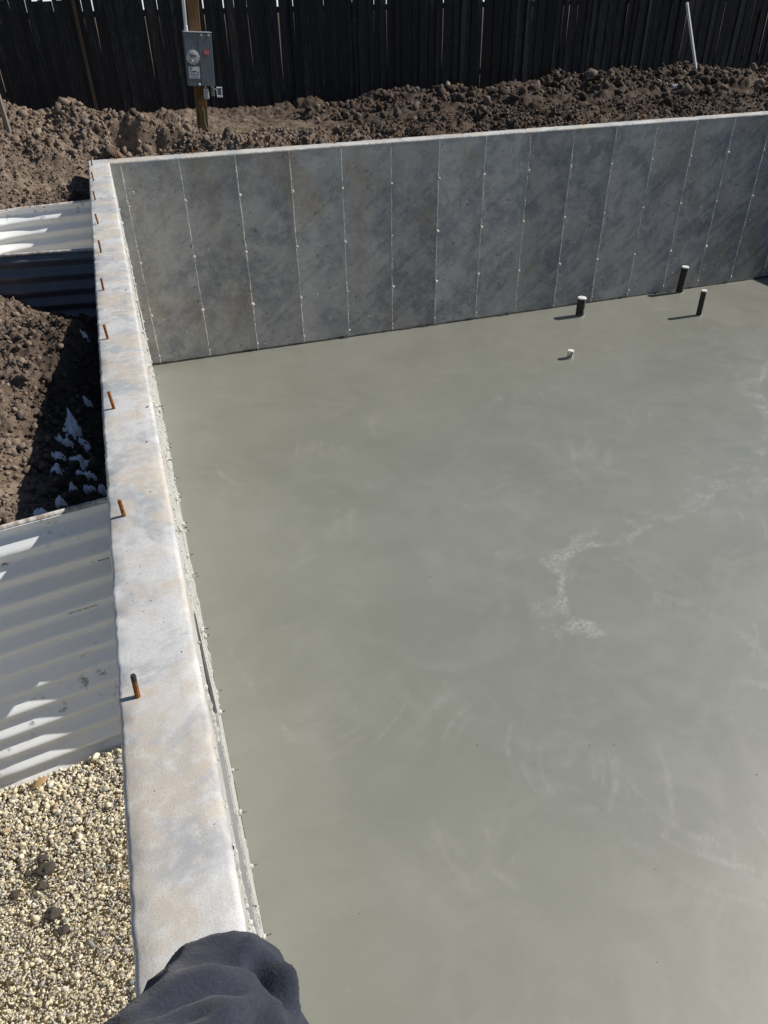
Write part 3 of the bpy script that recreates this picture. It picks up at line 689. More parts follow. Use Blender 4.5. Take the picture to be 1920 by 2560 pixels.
def wall(label, L, loc, rotz, joints, ext0=0, ext1=0, openings=(), proud=.010, pins=None, seed=0, lumpscale=1.0, detail=True, face='face', strip=True):
    """local frame: x along the wall, inner face at y=0 looking to -y, z up from the slab"""
    w = thing('foundation_wall', label, 'concrete wall', loc, (0, 0, rotz))
    c = MB(); zc = H - .022; y0 = .012 if detail else 0.0
    xs = [-ext0] + [e for o in openings for e in o[:2]] + [L + ext1]
    for i in range(0, len(xs), 2): c.box(xs[i], xs[i + 1], y0, T, -.12, zc)
    for (a, b, s, h) in openings:
        c.box(a, b, y0, T, -.12, s); c.box(a, b, y0, T, h, zc)
    c.build('wall_core', 'core', w)
    top_course(w, L, seed=seed, ext0=ext0, ext1=ext1)
    if not detail: return w
    ed = [0.0] + list(joints) + [L]
    rr = random.Random(seed + 5)
    for i in range(len(ed) - 1):
        a, b = ed[i] + .0012, ed[i + 1] - .0012
        if b - a < .02: continue
        p = rr.uniform(-.0015, .0022)
        rects = [(a, b, -.06, zc)]
        for (oa, ob, s, h) in openings:
            nn = []
            for (x0, x1, z0, z1) in rects:
                if ob <= x0 or oa >= x1: nn.append((x0, x1, z0, z1)); continue
                if oa > x0: nn.append((x0, oa, z0, z1))
                if ob < x1: nn.append((ob, x1, z0, z1))
                m0, m1 = max(x0, oa), min(x1, ob)
                nn.append((m0, m1, z0, s)); nn.append((m0, m1, h, z1))
            rects = nn
        for (x0, x1, z0, z1) in rects:
            if x1 - x0 < .01: continue
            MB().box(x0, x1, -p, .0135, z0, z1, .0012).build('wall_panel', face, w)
    for k, j in enumerate(joints):
        inside = [o for o in openings if o[0] < j < o[1]]
        spans = [(.0, H - .012)] if not inside else [(.0, inside[0][2]), (inside[0][3], H - .012)]
        for sp in spans:
            f = fin_mesh(L, sp[0], sp[1], proud * rr.uniform(.55, 1.25), seed * 50 + k)
            if strip: f.materials[0] = M['dull']
            obj('form_seam', f, w, (j, -.0005, 0))
        for z in TIE_Z:
            if inside and inside[0][2] - .02 < z < inside[0][3] + .02: continue
            zz = z + rr.uniform(-.012, .012)
            s = lumpscale * rr.uniform(.7, 1.25) * (.75 if z < .2 else 1)
            t = obj('wall_tie', pins if rr.random() < .75 else PIN_S, w, (j + rr.uniform(-.006, .006), 0, zz), (rr.uniform(-.15, .15), 0, rr.uniform(-.2, .2)))
            obj('mortar_lump', rr.choice(LUMPS_D if strip else LUMPS), t, (0, -.006, 0), (rr.uniform(0, 6), rr.uniform(0, 6), 0), (s, s, s))
    # spatter of mortar on the face
    n = int(L * (24 if strip else 110)); x = nr.uniform(0, L, n); z = nr.uniform(.05, H - .1, n) ; keep = np.ones(n, bool)
    for (oa, ob, s, h) in openings: keep &= ~((x > oa) & (x < ob) & (z > s) & (z < h))
    x = x[keep]; z = z[keep]
    v, f = stones(np.stack([x, 0 * x - .001, z], 1), nr.uniform(.0015, .0055, len(x)) * (nr.random(len(x)) ** 2 + .45), .35, (1.2, .8, 1.6))
    sp = obj('mortar_spatter', fastmesh('mortar_spatter', v, f, 'fin'), w); sp['kind'] = 'stuff'
    if not strip: return w
    # ragged near-black strip along the foot of the wall
    s_ = np.arange(0, L, .03); hgt = .014 + .016 * fbm(s_ * 7, s_ * 0, seed + 70, 3); out = .006 + .010 * fbm(s_ * 11, s_ * 0, seed + 71, 3)
    drop = fbm(s_ * 2.7, s_ * 0, seed + 73, 2) > .63; out = out + drop * .022 * fbm(s_ * 30, s_ * 0, seed + 74, 2)
    V = np.stack([np.stack([s_, 0 * s_ + .002, hgt], 1), np.stack([s_, -out * .6, hgt * .8], 1), np.stack([s_, -out, 0 * s_ + .005], 1), np.stack([s_, -out, 0 * s_ - .02], 1)], 1)
    n = len(s_); idx = np.arange(n * 4).reshape(n, 4); q = np.stack([idx[:-1, :-1], idx[:-1, 1:], idx[1:, 1:], idx[1:, :-1]], -1).reshape(-1, 4)
    obj('base_strip', fastmesh('base_strip', V.reshape(-1, 3), q, 'blackish'), w)
    return w

# far wall: local frame = world frame
jx = [JX0 + PITCH * i for i in range(int((XR - JX0) / PITCH) + 1)]
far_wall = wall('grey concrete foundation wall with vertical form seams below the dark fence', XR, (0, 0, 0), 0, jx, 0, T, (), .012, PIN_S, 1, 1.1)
# long wall beside the window wells: local x -> world -y, local y -> world -x
OPEN = [(1.16, 2.50, .88, 1.89), (6.43, 8.12, .88, 1.89)]
jl = [JX0 + PITCH * i for i in range(int((-YN - JX0) / PITCH) + 1)]
def left_wall():
    # local x runs from the near end to the corner (world +y); local +y points to world -x
    L = -YN
    js = sorted(L - j for j in jl)
    ops = sorted([(L - b, L - a, s, h) for (a, b, s, h) in OPEN])
    return wall('pale concrete foundation wall carrying a row of rebar dowels beside the window wells', L, (0, YN, 0), math.pi / 2, js, T, T, ops, .0105, PIN_L, 2, .85, True, 'face_pale', False)
left = left_wall()
right = wall('concrete foundation wall at the sunny end of the slab', -YN, (XR, 0, 0), -math.pi / 2, [], 0, T, (), 0, None, 3, 1, False)
near = wall('concrete foundation wall closing the excavation behind the photographer', XR, (XR, YN, 0), math.pi, [], 0, 0, (), 0, None, 4, 1, False)

# ------------------------------------------------------------------ rebar dowels
def rebar_mesh(h):
    prof = [(.0066, -.05)]
    z = 0.0
    while z < h - .008:
        prof += [(.0066, z), (.0076, z + .0018), (.0076, z + .003), (.0066, z + .0048)]; z += .0085
    prof += [(.0068, h - .002), (.0055, h)]
    return MB().lathe(prof, 12).me('rebar_dowel', 'rust', False)
RB = [rebar_mesh(h) for h in (.078, .083, .072)]
ORD = ['first', 'second', 'third', 'fourth', 'fifth', 'sixth', 'seventh', 'eighth', 'ninth', 'tenth', 'eleventh', 'twelfth', 'thirteenth', 'fourteenth', 'fifteenth', 'sixteenth']
def dowel(i, x, y, where, group):
    o = obj('rebar_dowel', RB[i % 3], None, (x, y, H), (rnd.uniform(-.06, .06), rnd.uniform(-.09, .05), rnd.uniform(0, 6)))
    tag(o, where, 'rebar', group); return o
ly = [-.109, -.921, -1.733, -2.585, -3.39, -4.218, -5.029, -5.862, -6.709, -7.553]
lx = [-.172, -.168, -.167, -.16, -.157, -.162, -.161, -.16, -.157, -.162]
for i in range(10):
    s = 'rusty rebar dowel in the wall beside the window wells, %s from the corner' % ORD[i]
    if i == 9: s = 'orange rusted rebar dowel with blackened tip nearest the navy trouser knee'
    o = dowel(i, lx[i], ly[i], s, 'rebar dowels along the window well wall')
    if i == 9: o.data = o.data.copy(); fattr(o.data, 'burnt', np.ones(len(o.data.vertices)))
fx = [.083, .898, 1.709, 2.521, 3.334, 4.138, 4.988, 5.811, 6.649, 7.483, 8.273, 9.09, 9.9]
for i, x in enumerate(fx):
    dowel(i + 1, x, .155, 'short rusty rebar dowel on the wall below the fence, %s from the corner' % ORD[i], 'rebar dowels along the wall below the fence')

# ------------------------------------------------------------------ window wells
def well_outline(w, n_side=46, n_cap=60):
    pts = []
    for d in np.linspace(0, w['d1'], n_side)[:-1]: pts.append((-T - d, w['yc'] + float(well_hw(w, d))))
    a = w['hw'] - w['taper'] * w['d1']
    for t in np.linspace(0, math.pi, n_cap): pts.append((-T - w['d1'] - w['dc'] * math.sin(t), w['yc'] + a * math.cos(t)))
    for d in np.linspace(w['d1'], 0, n_side)[1:]: pts.append((-T - d, w['yc'] - float(well_hw(w, d))))
    return np.array(pts)
def make_well(w, label, stamp):
    root = thing('window_well', label, 'window well', (-T, w['yc'], 0), group='corrugated window wells')
    P = well_outline(w); tan = np.gradient(P, axis=0); tan /= np.linalg.norm(tan, axis=1, keepdims=True)
    nrm = np.stack([-tan[:, 1], tan[:, 0]], 1)          # points outward or inward; made outward below
    cen = np.array([-T - .4, w['yc']]); sgn = np.sign(((P - cen) * nrm).sum(1).mean()); nrm *= sgn
    z = np.arange(.62, RIM_Z + .001, .117 / 12); ph = (z - .84) / .117
    tri = np.abs(((ph + .25) % 1.0) - .5) * 4 - 1       # triangle wave
    prof = np.tanh(tri * .4) / math.tanh(.4) * .0190
    V = np.zeros((len(P), len(z), 3))
    V[:, :, :2] = P[:, None] + nrm[:, None] * (prof[None, :, None] + .002)
    V[:, :, 2] = z[None]
    V -= np.array([-T, w['yc'], 0])
    V[0, :, 0] = np.maximum(V[0, :, 0], 0) ; V[:, :, 0] = np.minimum(V[:, :, 0], -.001)
    idx = np.arange(len(P) * len(z)).reshape(len(P), len(z))
    q = np.stack([idx[:-1, :-1], idx[1:, :-1], idx[1:, 1:], idx[:-1, 1:]], -1).reshape(-1, 4)
    sh = obj('corrugated_sheet', fastmesh('corrugated_sheet', V.reshape(-1, 3), q, 'zincout', True), root)
    m = sh.modifiers.new('thick', 'SOLIDIFY'); m.thickness = .003; m.offset = 0; sh.data.materials.append(M['galv']); m.material_offset = 1; m.material_offset_rim = 1
    rim = [(P[i, 0] + T, P[i, 1] - w['yc'], RIM_Z + .004) for i in range(len(P))]
    rim[0] = (-.003, rim[0][1], rim[0][2]); rim[-1] = (-.003, rim[-1][1], rim[-1][2])
    MB().tube(rim, .0115, 10).build('rolled_rim', 'rim', root, True)
    if stamp:
        cu = bpy.data.curves.new('stamp', 'FONT'); cu.body = 'RB 09-9C08'; cu.size = .023; cu.extrude = .0003
        to = bpy.data.objects.new('tmp_stamp', cu); col_.objects.link(to)
        dg = bpy.context.evaluated_depsgraph_get(); tm = bpy.data.meshes.new_from_object(to.evaluated_get(dg)); bpy.data.objects.remove(to)
        tm.name = 'printed_code'; tm.materials.clear(); tm.materials.append(M['ink'])
        tv = np.empty(len(tm.vertices) * 3); tm.vertices.foreach_get('co', tv); tv = tv.reshape(-1, 3)
        X_ = -.49 - tv[:, 0] + .10; Z_ = 1.67 - tv[:, 1]                  # printed upside down
        side = P[:46]; yb = np.interp(-X_, -side[:, 0], side[:, 1]); pf = np.interp(Z_, z, prof)
        co = np.stack([X_ + T, yb + pf - w['yc'] - .0022 - tv[:, 2] * 0, Z_], 1); tm.vertices.foreach_set('co', co.ravel()); tm.update()
        obj('printed_code', tm, root)
        # the print sits on the sheet, read upside down from the wall
    return root
make_well(WELLS[0], 'white corrugated metal window well with a gravel floor', True)
make_well(WELLS[1], 'white corrugated metal window well near the corner, dirt on its rim', False)

# gravel floor of both wells
def gravel_floor(w):
    P = well_outline(w, 12, 24); V = [(-.205, w['yc'], .752)]; 
    V += [(p[0], p[1], .752) for p in P]
    f = [(0, i, i + 1) for i in range(1, len(P))]
    o = obj('gravel_bed', mesh('gravel_bed', V, f, 'bed')); o['kind'] = 'structure'
for w in WELLS: gravel_floor(w)
def gravel():
    w = WELLS[0]; PS = []; SZ = []
    def layer(n, z, s0, s1, pw, xr=(-1.7, -T), yr=(-8.4, -6.3)):
        x = nr.uniform(*xr, n); y = nr.uniform(*yr, n)
        k = in_well(w, x, y, -.025) & (x < -T - .015); x = x[k]; y = y[k]
        s = s0 + (s1 - s0) * nr.random(len(x)) ** pw
        big = np.clip((y + 7.0) / .5, 0, 1) * .45 + .88
        s = s * big * .86
        zz = z + .035 * (fbm(x * 2.2, y * 2.2, 91, 3) - .5) + .02 * np.clip((-.45 - x), 0, 1) + s * .15 + nr.uniform(-.004, .004, len(x))
        PS.append(np.stack([x, y, zz], 1)); SZ.append(s)
    layer(9000, .752, .006, .017, 1.5)
    layer(11500, .768, .0055, .0165, 1.9)
    layer(6500, .778, .005, .013, 1.6)
    layer(9000, .781, .0035, .0075, 1.2)
    layer(7000, .783, .003, .006, 1.2)
    layer(350, .786, .011, .018, 1.0)
    layer(160, .784, .014, .024, 1.5)
    P = np.concatenate(PS); S = np.concatenate(SZ)
    v, f = stones(P, S, .33, (1.15, .8, .55))
    pal = np.array([(.76, .67, .47), (.84, .76, .58), (.68, .60, .43), (.60, .57, .50), (.48, .42, .31), (.40, .38, .36), (.24, .24, .24), (.50, .36, .22), (.72, .68, .58)])
    pr = np.array([.23, .19, .14, .10, .10, .10, .06, .03, .05]); c = pal[nr.choice(len(pal), len(P), p=pr / pr.sum())] * nr.uniform(.8, 1.12, (len(P), 1))
    me = fastmesh('gravel', v, f, 'pebble'); cattr(me, 'col', np.repeat(c, 12, 0))
    o = obj('gravel', me); o['kind'] = 'stuff'; tag(o, 'cream and grey pea gravel in the bottom of the window well', 'gravel')
gravel()

GZ = .79
MUDS = [(115, 2172, .040, 'largest dark mud clod lying on the gravel'), (103, 2216, .024, 'dark mud clod just below the largest one on the gravel'), (133, 2283, .032, 'rounded dark mud clod alone on the gravel'),
        (70, 2184, .018, 'small dark mud clod beside the largest one on the gravel'), (36, 2238, .022, 'dark mud clod on the gravel towards the curved well side'), (159, 2325, .024, 'dark mud clod on the gravel nearest the trouser knee'), (105, 2146, .022, 'dark mud clod touching the top of the largest one')]
for i, (u, v, r, lab) in enumerate(MUDS):
    p = onz(u, v, GZ + r * .3)
    tag(obj('mud_clod', lump_mesh('mud_clod', r * .78, 'mud', i + 20.3, 3, .5, (1.15, 1, .65)), None, p), lab, 'mud clod', 'mud clods on the gravel')

def oak_leaf():
    half = [(0, 0), (.006, .012), (.019, .016), (.012, .026), (.026, .036), (.014, .044), (.028, .058), (.014, .064), (.018, .078), (.007, .08), (0, .09)]
    rows = []
    V = []; F = []
    for (a, y) in half:
        c = .12 * a + .004 * math.sin(y * 60)
        V += [(-a, y, .010 * (a / .028) ** 2 + c * .2), (0, y, .002 * math.sin(y * 40)), (a, y, .014 * (a / .028) ** 2)]
    for i in range(len(half) - 1):
        for k in (0, 1): F.append((3 * i + k, 3 * i + k + 1, 3 * i + 4 + k, 3 * i + 3 + k))
    V += [(-.001, -.03, .004), (.001, -.03, .004)]; n = len(V); F.append((n - 2, n - 1, 1))
    p = onz(82, 1972, .812)
    o = obj('dry_leaf', mesh('dry_leaf', V, F, 'leaf', True), None, p, (.25, .15, math.radians(-60)), (.85, .85, .85))
    m = o.modifiers.new('thick', 'SOLIDIFY'); m.thickness = .0008
    tag(o, 'tan dry lobed leaf lying on the gravel below the corrugated sheet', 'leaf')
oak_leaf()

# ------------------------------------------------------------------ snow left in the shade beside the long wall
def snow_patch(u, v, sx, sy, seed, label, th=.030):
    # walk down the pixel's ray until it meets the soil
    c = Vector(CAM_LOC); d = ray(u, v).normalized(); ts = np.arange(2.0, 19, .02)
    gx = c.x + d.x * ts; gy = c.y + d.y * ts; gz = c.z + d.z * ts
    ok = np.nonzero((gx < -T) | (gy > T))[0]; k = ok[np.argmax(gz[ok] < base_h(gx[ok], gy[ok]) + .02)]; p = c + d * float(ts[k])
    n = 26; g = np.linspace(-1.3, 1.3, n); A, B = np.meshgrid(g, g, indexing='ij')
    r = np.hypot(A, B) + 1.45 * (fbm(A * 1.8 + seed, B * 2.1, seed, 4) - .5)
    keep = r < 1.0
    X = p.x + A * sx; Y = p.y + B * sy
    Z = ground_h(X, Y)
    Zs = Z.copy()
    for _ in range(2):
        Zs[1:-1, 1:-1] = (Zs[1:-1, 1:-1] * 2 + Zs[:-2, 1:-1] + Zs[2:, 1:-1] + Zs[1:-1, :-2] + Zs[1:-1, 2:]) / 6
    top = np.maximum(Z, Zs) + th * np.sqrt(np.clip(1 - np.clip(r, 0, 1) ** 2, 0, 1)) - .003 * (r > .8)
    Zf = np.where(keep, top, Z - .03)
    idx = np.arange(n * n).reshape(n, n); q = np.stack([idx[:-1, :-1], idx[1:, :-1], idx[1:, 1:], idx[:-1, 1:]], -1)
    ck = (keep[:-1, :-1].astype(int) + keep[1:, :-1] + keep[1:, 1:] + keep[:-1, 1:]) >= 1
    if ck.sum() < 3: return
    V = np.stack([X, Y, Zf], -1).reshape(-1, 3) - np.array([p.x, p.y, p.z])
    o = obj('snow_patch', fastmesh('snow_patch', V, q[ck], 'snow', True), None, p)
    tag(o, label, 'snow', 'old snow in the shade of the wall')
S6 = .3014
SN = [((575, 490), .055, .16, 'thick tongue of old snow in the shaded soil, largest and smoothest'), ((500, 560), .05, .035, 'small snow crust at the foot of the thick snow tongue'), ((712, 300), .034, .06, 'small round snow patch closest to the wall in the shade'),
      ((640, 735), .085, .10, 'wide branching snow patch in the middle of the shaded soil'), ((680, 880), .07, .06, 'snow patch trailing from the branching one towards the wall'), ((460, 700), .05, .05, 'thin snow crust left of the branching patch'), ((440, 820), .04, .035, 'speckled snow crust near the sunlit edge of the soil'),
      ((690, 625), .04, .04, 'little snow fleck above the branching patch'), ((580, 1000), .03, .03, 'small snow crumb between the branching patch and the well rim'), ((710, 1000), .045, .035, 'curved snow crust near the well rim'), ((830, 995), .03, .045, 'snow lump against the wall near the well rim'),
      ((485, 1120), .035, .07, 'narrow snow streak just outside the well rim'), ((325, 1245), .05, .07, 'rounded snow lump resting against the well rim')]
for i, ((u, v), sx, sy, lab) in enumerate(SN): snow_patch(u * S6, 900 + v * S6, sx * .6, sy * .62, i * 3.7 + 1.3, lab)
snow_patch(208, 817, .018, .026, 61.3, 'lone white snow fleck in the deep hollow by the wall')
for i, (u, v, sx, lab) in enumerate([(1777, 187, .13, 'snow remnant behind the dirt heap at the foot of the white stake'), (1868, 178, .10, 'narrow snow remnant along the fence foot'), (1885, 177, .10, 'small bright snow remnant at the fence foot'), (1692, 213, .06, 'snow crumb on the berm left of the white stake')]):
    snow_patch(u, v, sx, .07, 80 + i * 2.1, lab, .012)

# ------------------------------------------------------------------ capped drain pipes standing out of the slab
def pipe(x, y, r, h, mat, label, lean=(0, 0)):
    t = thing('drain_pipe', label, 'pipe', (x, y, 0), (lean[0], lean[1], 0), 'capped drain pipes in the slab')
    n = 40
    prof = [(r * (1 + .004 * math.sin(i * 2.1)), -.03 + (h + .03) * i / n) for i in range(n + 1)]
    MB().lathe(prof, 28).build('pipe_barrel', mat, t, True)
    MB().lathe([(r * .98, h + .0005), (r * 1.045, h + .001), (r * 1.055, h + .004), (r * 1.05, h + .013), (r * .98, h + .017), (r * .5, h + .018)], 28).build('end_cap', 'cap', t, True)
    MB().lathe([(r * 1.22, .0005), (r * 1.16, .004), (r * 1.02, .007), (r * .98, .009)], 24).build('slab_collar', 'collar', t, True)
pipe(5.785, -.40, .058, .245, 'abs', 'short thick black drain pipe with a white cap')
pipe(7.67, -.085, .050, .365, 'abs', 'tall black drain pipe with white cap close against the wall', (.02, .01))
pipe(7.33, -.965, .037, .335, 'abs', 'slim tall black drain pipe with cement smears and white cap', (0, -.01))
pipe(4.927, -1.605, .037, .085, 'pvc', 'stubby muddy white pipe barely clear of the slab')

# ------------------------------------------------------------------ fence
def fence():
    root = thing('board_fence', 'tall dark weathered board fence with vertical pickets', 'fence', (0, FENCE_Y, 2.0))
    zb = 1.75
    var = []
    for k in range(8):
        g = random.Random(k + 40); V = []; n = 6; w = .0685 + g.uniform(-.004, .003); th = .016
        ws = [w + g.uniform(-.002, .002) for _ in range(n)]; bow = g.uniform(-.008, .008); tw = g.uniform(-.01, .01)
        ht = 3.70 - zb
        for i in range(n):
            z = ht * i / (n - 1); s = bow * math.sin(math.pi * i / (n - 1)); yy = tw * (i / (n - 1))
            dz = g.uniform(-.015, .010) if i == n - 1 else 0
            V += [(-ws[i] + s, 0, z + dz), (ws[i] + s, yy, z + (g.uniform(-.010, .010) if i == n - 1 else 0)), (ws[i] + s, yy + th, z + (0)), (-ws[i] + s, th, z + dz)]
        F = []
        for i in range(n - 1):
            for a in range(4): F.append((4 * i + a, 4 * i + (a + 1) % 4, 4 * i + 4 + (a + 1) % 4, 4 * i + 4 + a))
        F.append((4 * n - 4, 4 * n - 3, 4 * n - 2, 4 * n - 1)); F.append((3, 2, 1, 0))
        var.append(mesh('picket', V, F, 'fence'))
    brown = var[2].copy(); brown.materials[0] = M['brownpicket']
    g = random.Random(99); x = -8.5; i = 0; lay = 0
    while x < 15.5:
        me = g.choice(var); wsc = g.choice((.5, .6, .7, .8, .95, 1.0)); lay = 1 - lay
        x += .0685 * wsc
        obj('picket', me, root, (x, g.uniform(-.005, .005) - .019 * lay, zb - 2.0 + g.uniform(-.025, .02)), (g.uniform(-.008, .005), g.uniform(-.011, .011), g.uniform(-.035, .035)), (wsc, 1, g.uniform(.98, 1.012)))
        x += .0685 * wsc - g.uniform(.011, .019) + (.016 if g.random() < .05 else 0); i += 1
    p0 = ony(182, 0, FENCE_Y - .05); p1 = ony(240, 262, FENCE_Y - .05)
    o = obj('loose_batten', brown, root, (p1.x, -.05, p1.z - 2.0 - .3), (0, math.atan2(p0.x - p1.x, p0.z - p1.z), 0), (.42, 1, 1.02))
    o['label'] = 'brown warped batten leaning on the dark pickets'
    for z in (2.35, 3.46):
        MB().box(-8.5, 15.5, .030, .068, z - 2.0 - .045, z - 2.0 + .045, .003).build('rail', 'brownpicket', root)
    for x in np.arange(-7.48, 15.5, 2.44):
        MB().box(x - .045, x + .045, .069, .16, -.5, 1.55, .004).build('fence_post', 'brownpicket', root)
fence()

# ------------------------------------------------------------------ electric service post
def service_post():
    px, py = 1.275, 2.33; tilt = math.atan2(.088, 1.46)
    root = thing('electric_meter_post', 'brown timber post carrying a grey electric meter cabinet and conduit', 'meter post', (px, py, 2.16), (0, tilt, math.radians(2)))
    zz = 2.16
    MB().box(-.066, .066, -.066, .066, -.45, 2.05, .006).build('timber_post', 'post', root)
    # cabinet
    x0, x1, z0, z1 = -.165, .172, 2.765 - zz, 3.345 - zz; y1 = -.068; y0 = y1 - .125
    cab = MB().box(x0, x1, y0 + .006, y1, z0, z1, .004).build('meter_cabinet', 'box', root)
    xm = -.165 + .167
    MB().box(x0 + .003, xm - .003, y0, y0 + .0055, z0 + .004, z1 - .004, .002).build('meter_cover', 'box', cab)
    MB().box(xm + .002, x1 - .003, y0 - .004, y0 + .0055, z0 + .004, z1 - .004, .002).build('breaker_door', 'box', cab)
    MB().box(x0 - .004, x1 + .004, y0 - .006, y1 + .001, z1 + .0005, z1 + .010, .002).build('rain_lip', 'zinc', cab)
    # meter socket
    mc = (-.082, z0 + .315)
    rg = MB(); rg.lathe([(.078, 0), (.080, .004), (.080, .016), (.070, .020)], 32); o = rg.build('socket_ring', 'zinc', cab, True, loc=(mc[0], y0 - .0005, mc[1]), rot=(math.pi / 2, 0, 0))
    o = MB().lathe([(.064, 0), (.064, .03), (.058, .034)], 28).build('dial_face', 'dial', cab, True, loc=(mc[0], y0 - .018, mc[1]), rot=(math.pi / 2, 0, 0))
    MB().box(-.032, .032, y0 - .0545, y0 - .0525, mc[1] - z0 + .008, mc[1] - z0 + .030).build('display', 'dark', cab, loc=(mc[0], 0, z0))
    MB().box(-.022, .022, y0 - .0545, y0 - .0525, mc[1] - z0 - .034, mc[1] - z0 - .016).build('name_plate', 'sticker', cab, loc=(mc[0], 0, z0))
    MB().lathe([(.069, 0), (.069, .060), (.066, .072), (.058, .080), (.03, .084)], 32).build('meter_glass', 'glass', cab, True, loc=(mc[0], y0 - .020, mc[1]), rot=(math.pi / 2, 0, 0))
    # notices
    sx0, sx1, sz0, sz1 = -.148, -.010, z0 + .085, z0 + .215
    st = MB().box(sx0, sx1, y0 - .0025, y0 - .0005, sz0, sz1).build('contractor_notice', 'sticker', cab)
    k = MB(); yk0, yk1 = y0 - .0042, y0 - .0027
    k.box(sx0 + .022, sx0 + .030, yk0, yk1, sz0 + .062, sz1 - .012)                # pole-shaped T mark
    k.box(sx0 + .006, sx0 + .046, yk0, yk1, sz1 - .017, sz1 - .0121)
    k.box(sx0 + .012, sx0 + .040, yk0, yk1, sz1 - .026, sz1 - .022)
    k.box(sx0 + .036, sx0 + .098, yk0, yk1, sz0 + .074, sz0 + .084)
    k.box(sx0 + .044, sx0 + .090, yk0, yk1, sz0 + .064, sz0 + .067)
    k.box(sx0 + .108, sx0 + .124, yk0, yk1, sz0 + .060, sz0 + .074)
    k.box(sx0 + .014, sx0 + .124, yk0, yk1, sz0 + .038, sz0 + .046)
    k.box(sx0 + .014, sx0 + .124, yk0, yk1, sz0 + .014, sz0 + .019)
    k.build('notice_print', 'ink', cab)
    MB().box(.055, .125, y0 - .0062, y0 - .0045, z0 + .345, z0 + .400).build('warning_label', 'red', cab)
    k = MB()
    for q in range(3): k.box(.060, .120, y0 - .0080, y0 - .0064, z0 + .355 + q * .014, z0 + .358 + q * .014)
    k.build('warning_print', 'sticker', cab)
    for xx in (.045, .135): MB().box(xx - .012, xx + .012, y0 - .010, y0 - .0045, z1 - .035, z1 - .015, .002).build('latch', 'zinc', cab)
    MB().lathe([(.016, 0), (.016, .006), (.010, .010)], 16).build('knockout_plug', 'zinc', cab, loc=(-.03, y0 - .0005, z0 + .018), rot=(math.pi / 2, 0, 0))
    # conduit up from the left of the cabinet
    c = MB(); c.tube([(-.125, -.12, z1 + .010), (-.125, -.12, 2.05)], .020, 14); c.build('conduit', 'zinc', root, True)
    c = MB(); c.lathe([(.027, 0), (.027, .018), (.024, .02), (.024, .05), (.0215, .055)], 16); c.build('conduit_fitting', 'zinc', root, True, loc=(-.125, -.12, z1 + .0105))
    # outlet box with clear cover and an opened cover
    ob = MB().box(.030, .090, -.150, -.075, z0 - .150, z0 - .025, .006).build('outlet_box', 'zinc', root)
    MB().box(.034, .086, -.196, -.151, z0 - .150, z0 - .030, .012).build('bubble_cover', 'clear', ob)
    MB().tube([(.06, -.11, z0 - .026), (.06, -.11, z0 - .001)], .014, 10).build('nipple', 'zinc', root, True)
    b2 = MB().box(.125, .165, -.150, -.080, z0 - .118, z0 - .018, .004).build('disconnect_box', 'box', root)
    MB().box(.128, .160, -.145, -.085, z0 - .0175, z0 - .001, .002).build('hub', 'zinc', root)
    # swung-open cover frame
    fr = MB(); a0, a1, b0, b1 = .195, .268, z0 - .130, z0 - .012
    fr.box(a0, a1, -.140, -.120, b1 - .014, b1, .003); fr.box(a0, a1, -.140, -.120, b0, b0 + .022, .003)
    fr.box(a0, a0 + .012, -.139, -.121, b0 + .0225, b1 - .0145); fr.box(a1 - .016, a1, -.139, -.121, b0 + .0225, b1 - .0145)
    fr.box(.1655, a0 - .0005, -.134, -.126, b1 - .03, b1 - .018)
    o = fr.build('open_cover_frame', 'sticker', root)
    MB().box(a0 + .0125, a1 - .0165, -.130, -.126, b0 + .0225, b1 - .0145).build('cover_panel', 'box', o)
    w = MB(); w.tube([(.028, -.07, z0 - .11), (.0, -.072, z0 - .14), (.0, -.072, z0 - .24), (.022, -.073, z0 - .31), (.020, -.073, z0 - .42), (.045, -.085, z0 - .53), (.075, -.11, z0 - .61)], .0035, 6)
    w.build('ground_wire', 'wire', root, True)
service_post()

# ------------------------------------------------------------------ stakes and scraps
def stake(p0, p1, w, th, mat, name, label, cat):
    p0 = Vector(p0); p1 = Vector(p1); L = (p1 - p0).length
    q = (p1 - p0).to_track_quat('Z', 'Y') @ Euler((0, 0, math.radians(50))).to_quaternion()
    o = obj(name, MB().box(-w / 2, w / 2, -th / 2, th / 2, 0, L, min(w, th) * .12).me(name, mat), None, p0, q.to_euler())
    tag(o, label, cat)
a = ony(1739, 166, 4.15); b = ony(1717, 6, 4.35)
stake(a - (b - a) * .2, b, .042, .034, 'lumber', 'white_stake', 'white painted stake leaning out of the dirt heap before the fence', 'stake')
a = ony(14, 300, .55); b = ony(-6, 235, .55)
stake(a - (b - a) * .5, b, .05, .03, 'greywood', 'grey_stake', 'weathered grey stake poking out of the soil heap', 'stake')
p = ony(1294, 239, 3.3)
stake(p + Vector((-.16, 0, .0)), p + Vector((.12, .05, .01)), .05, .02, 'greywood', 'wood_scrap', 'short pale scrap of wood lying on the berm', 'wood scrap')

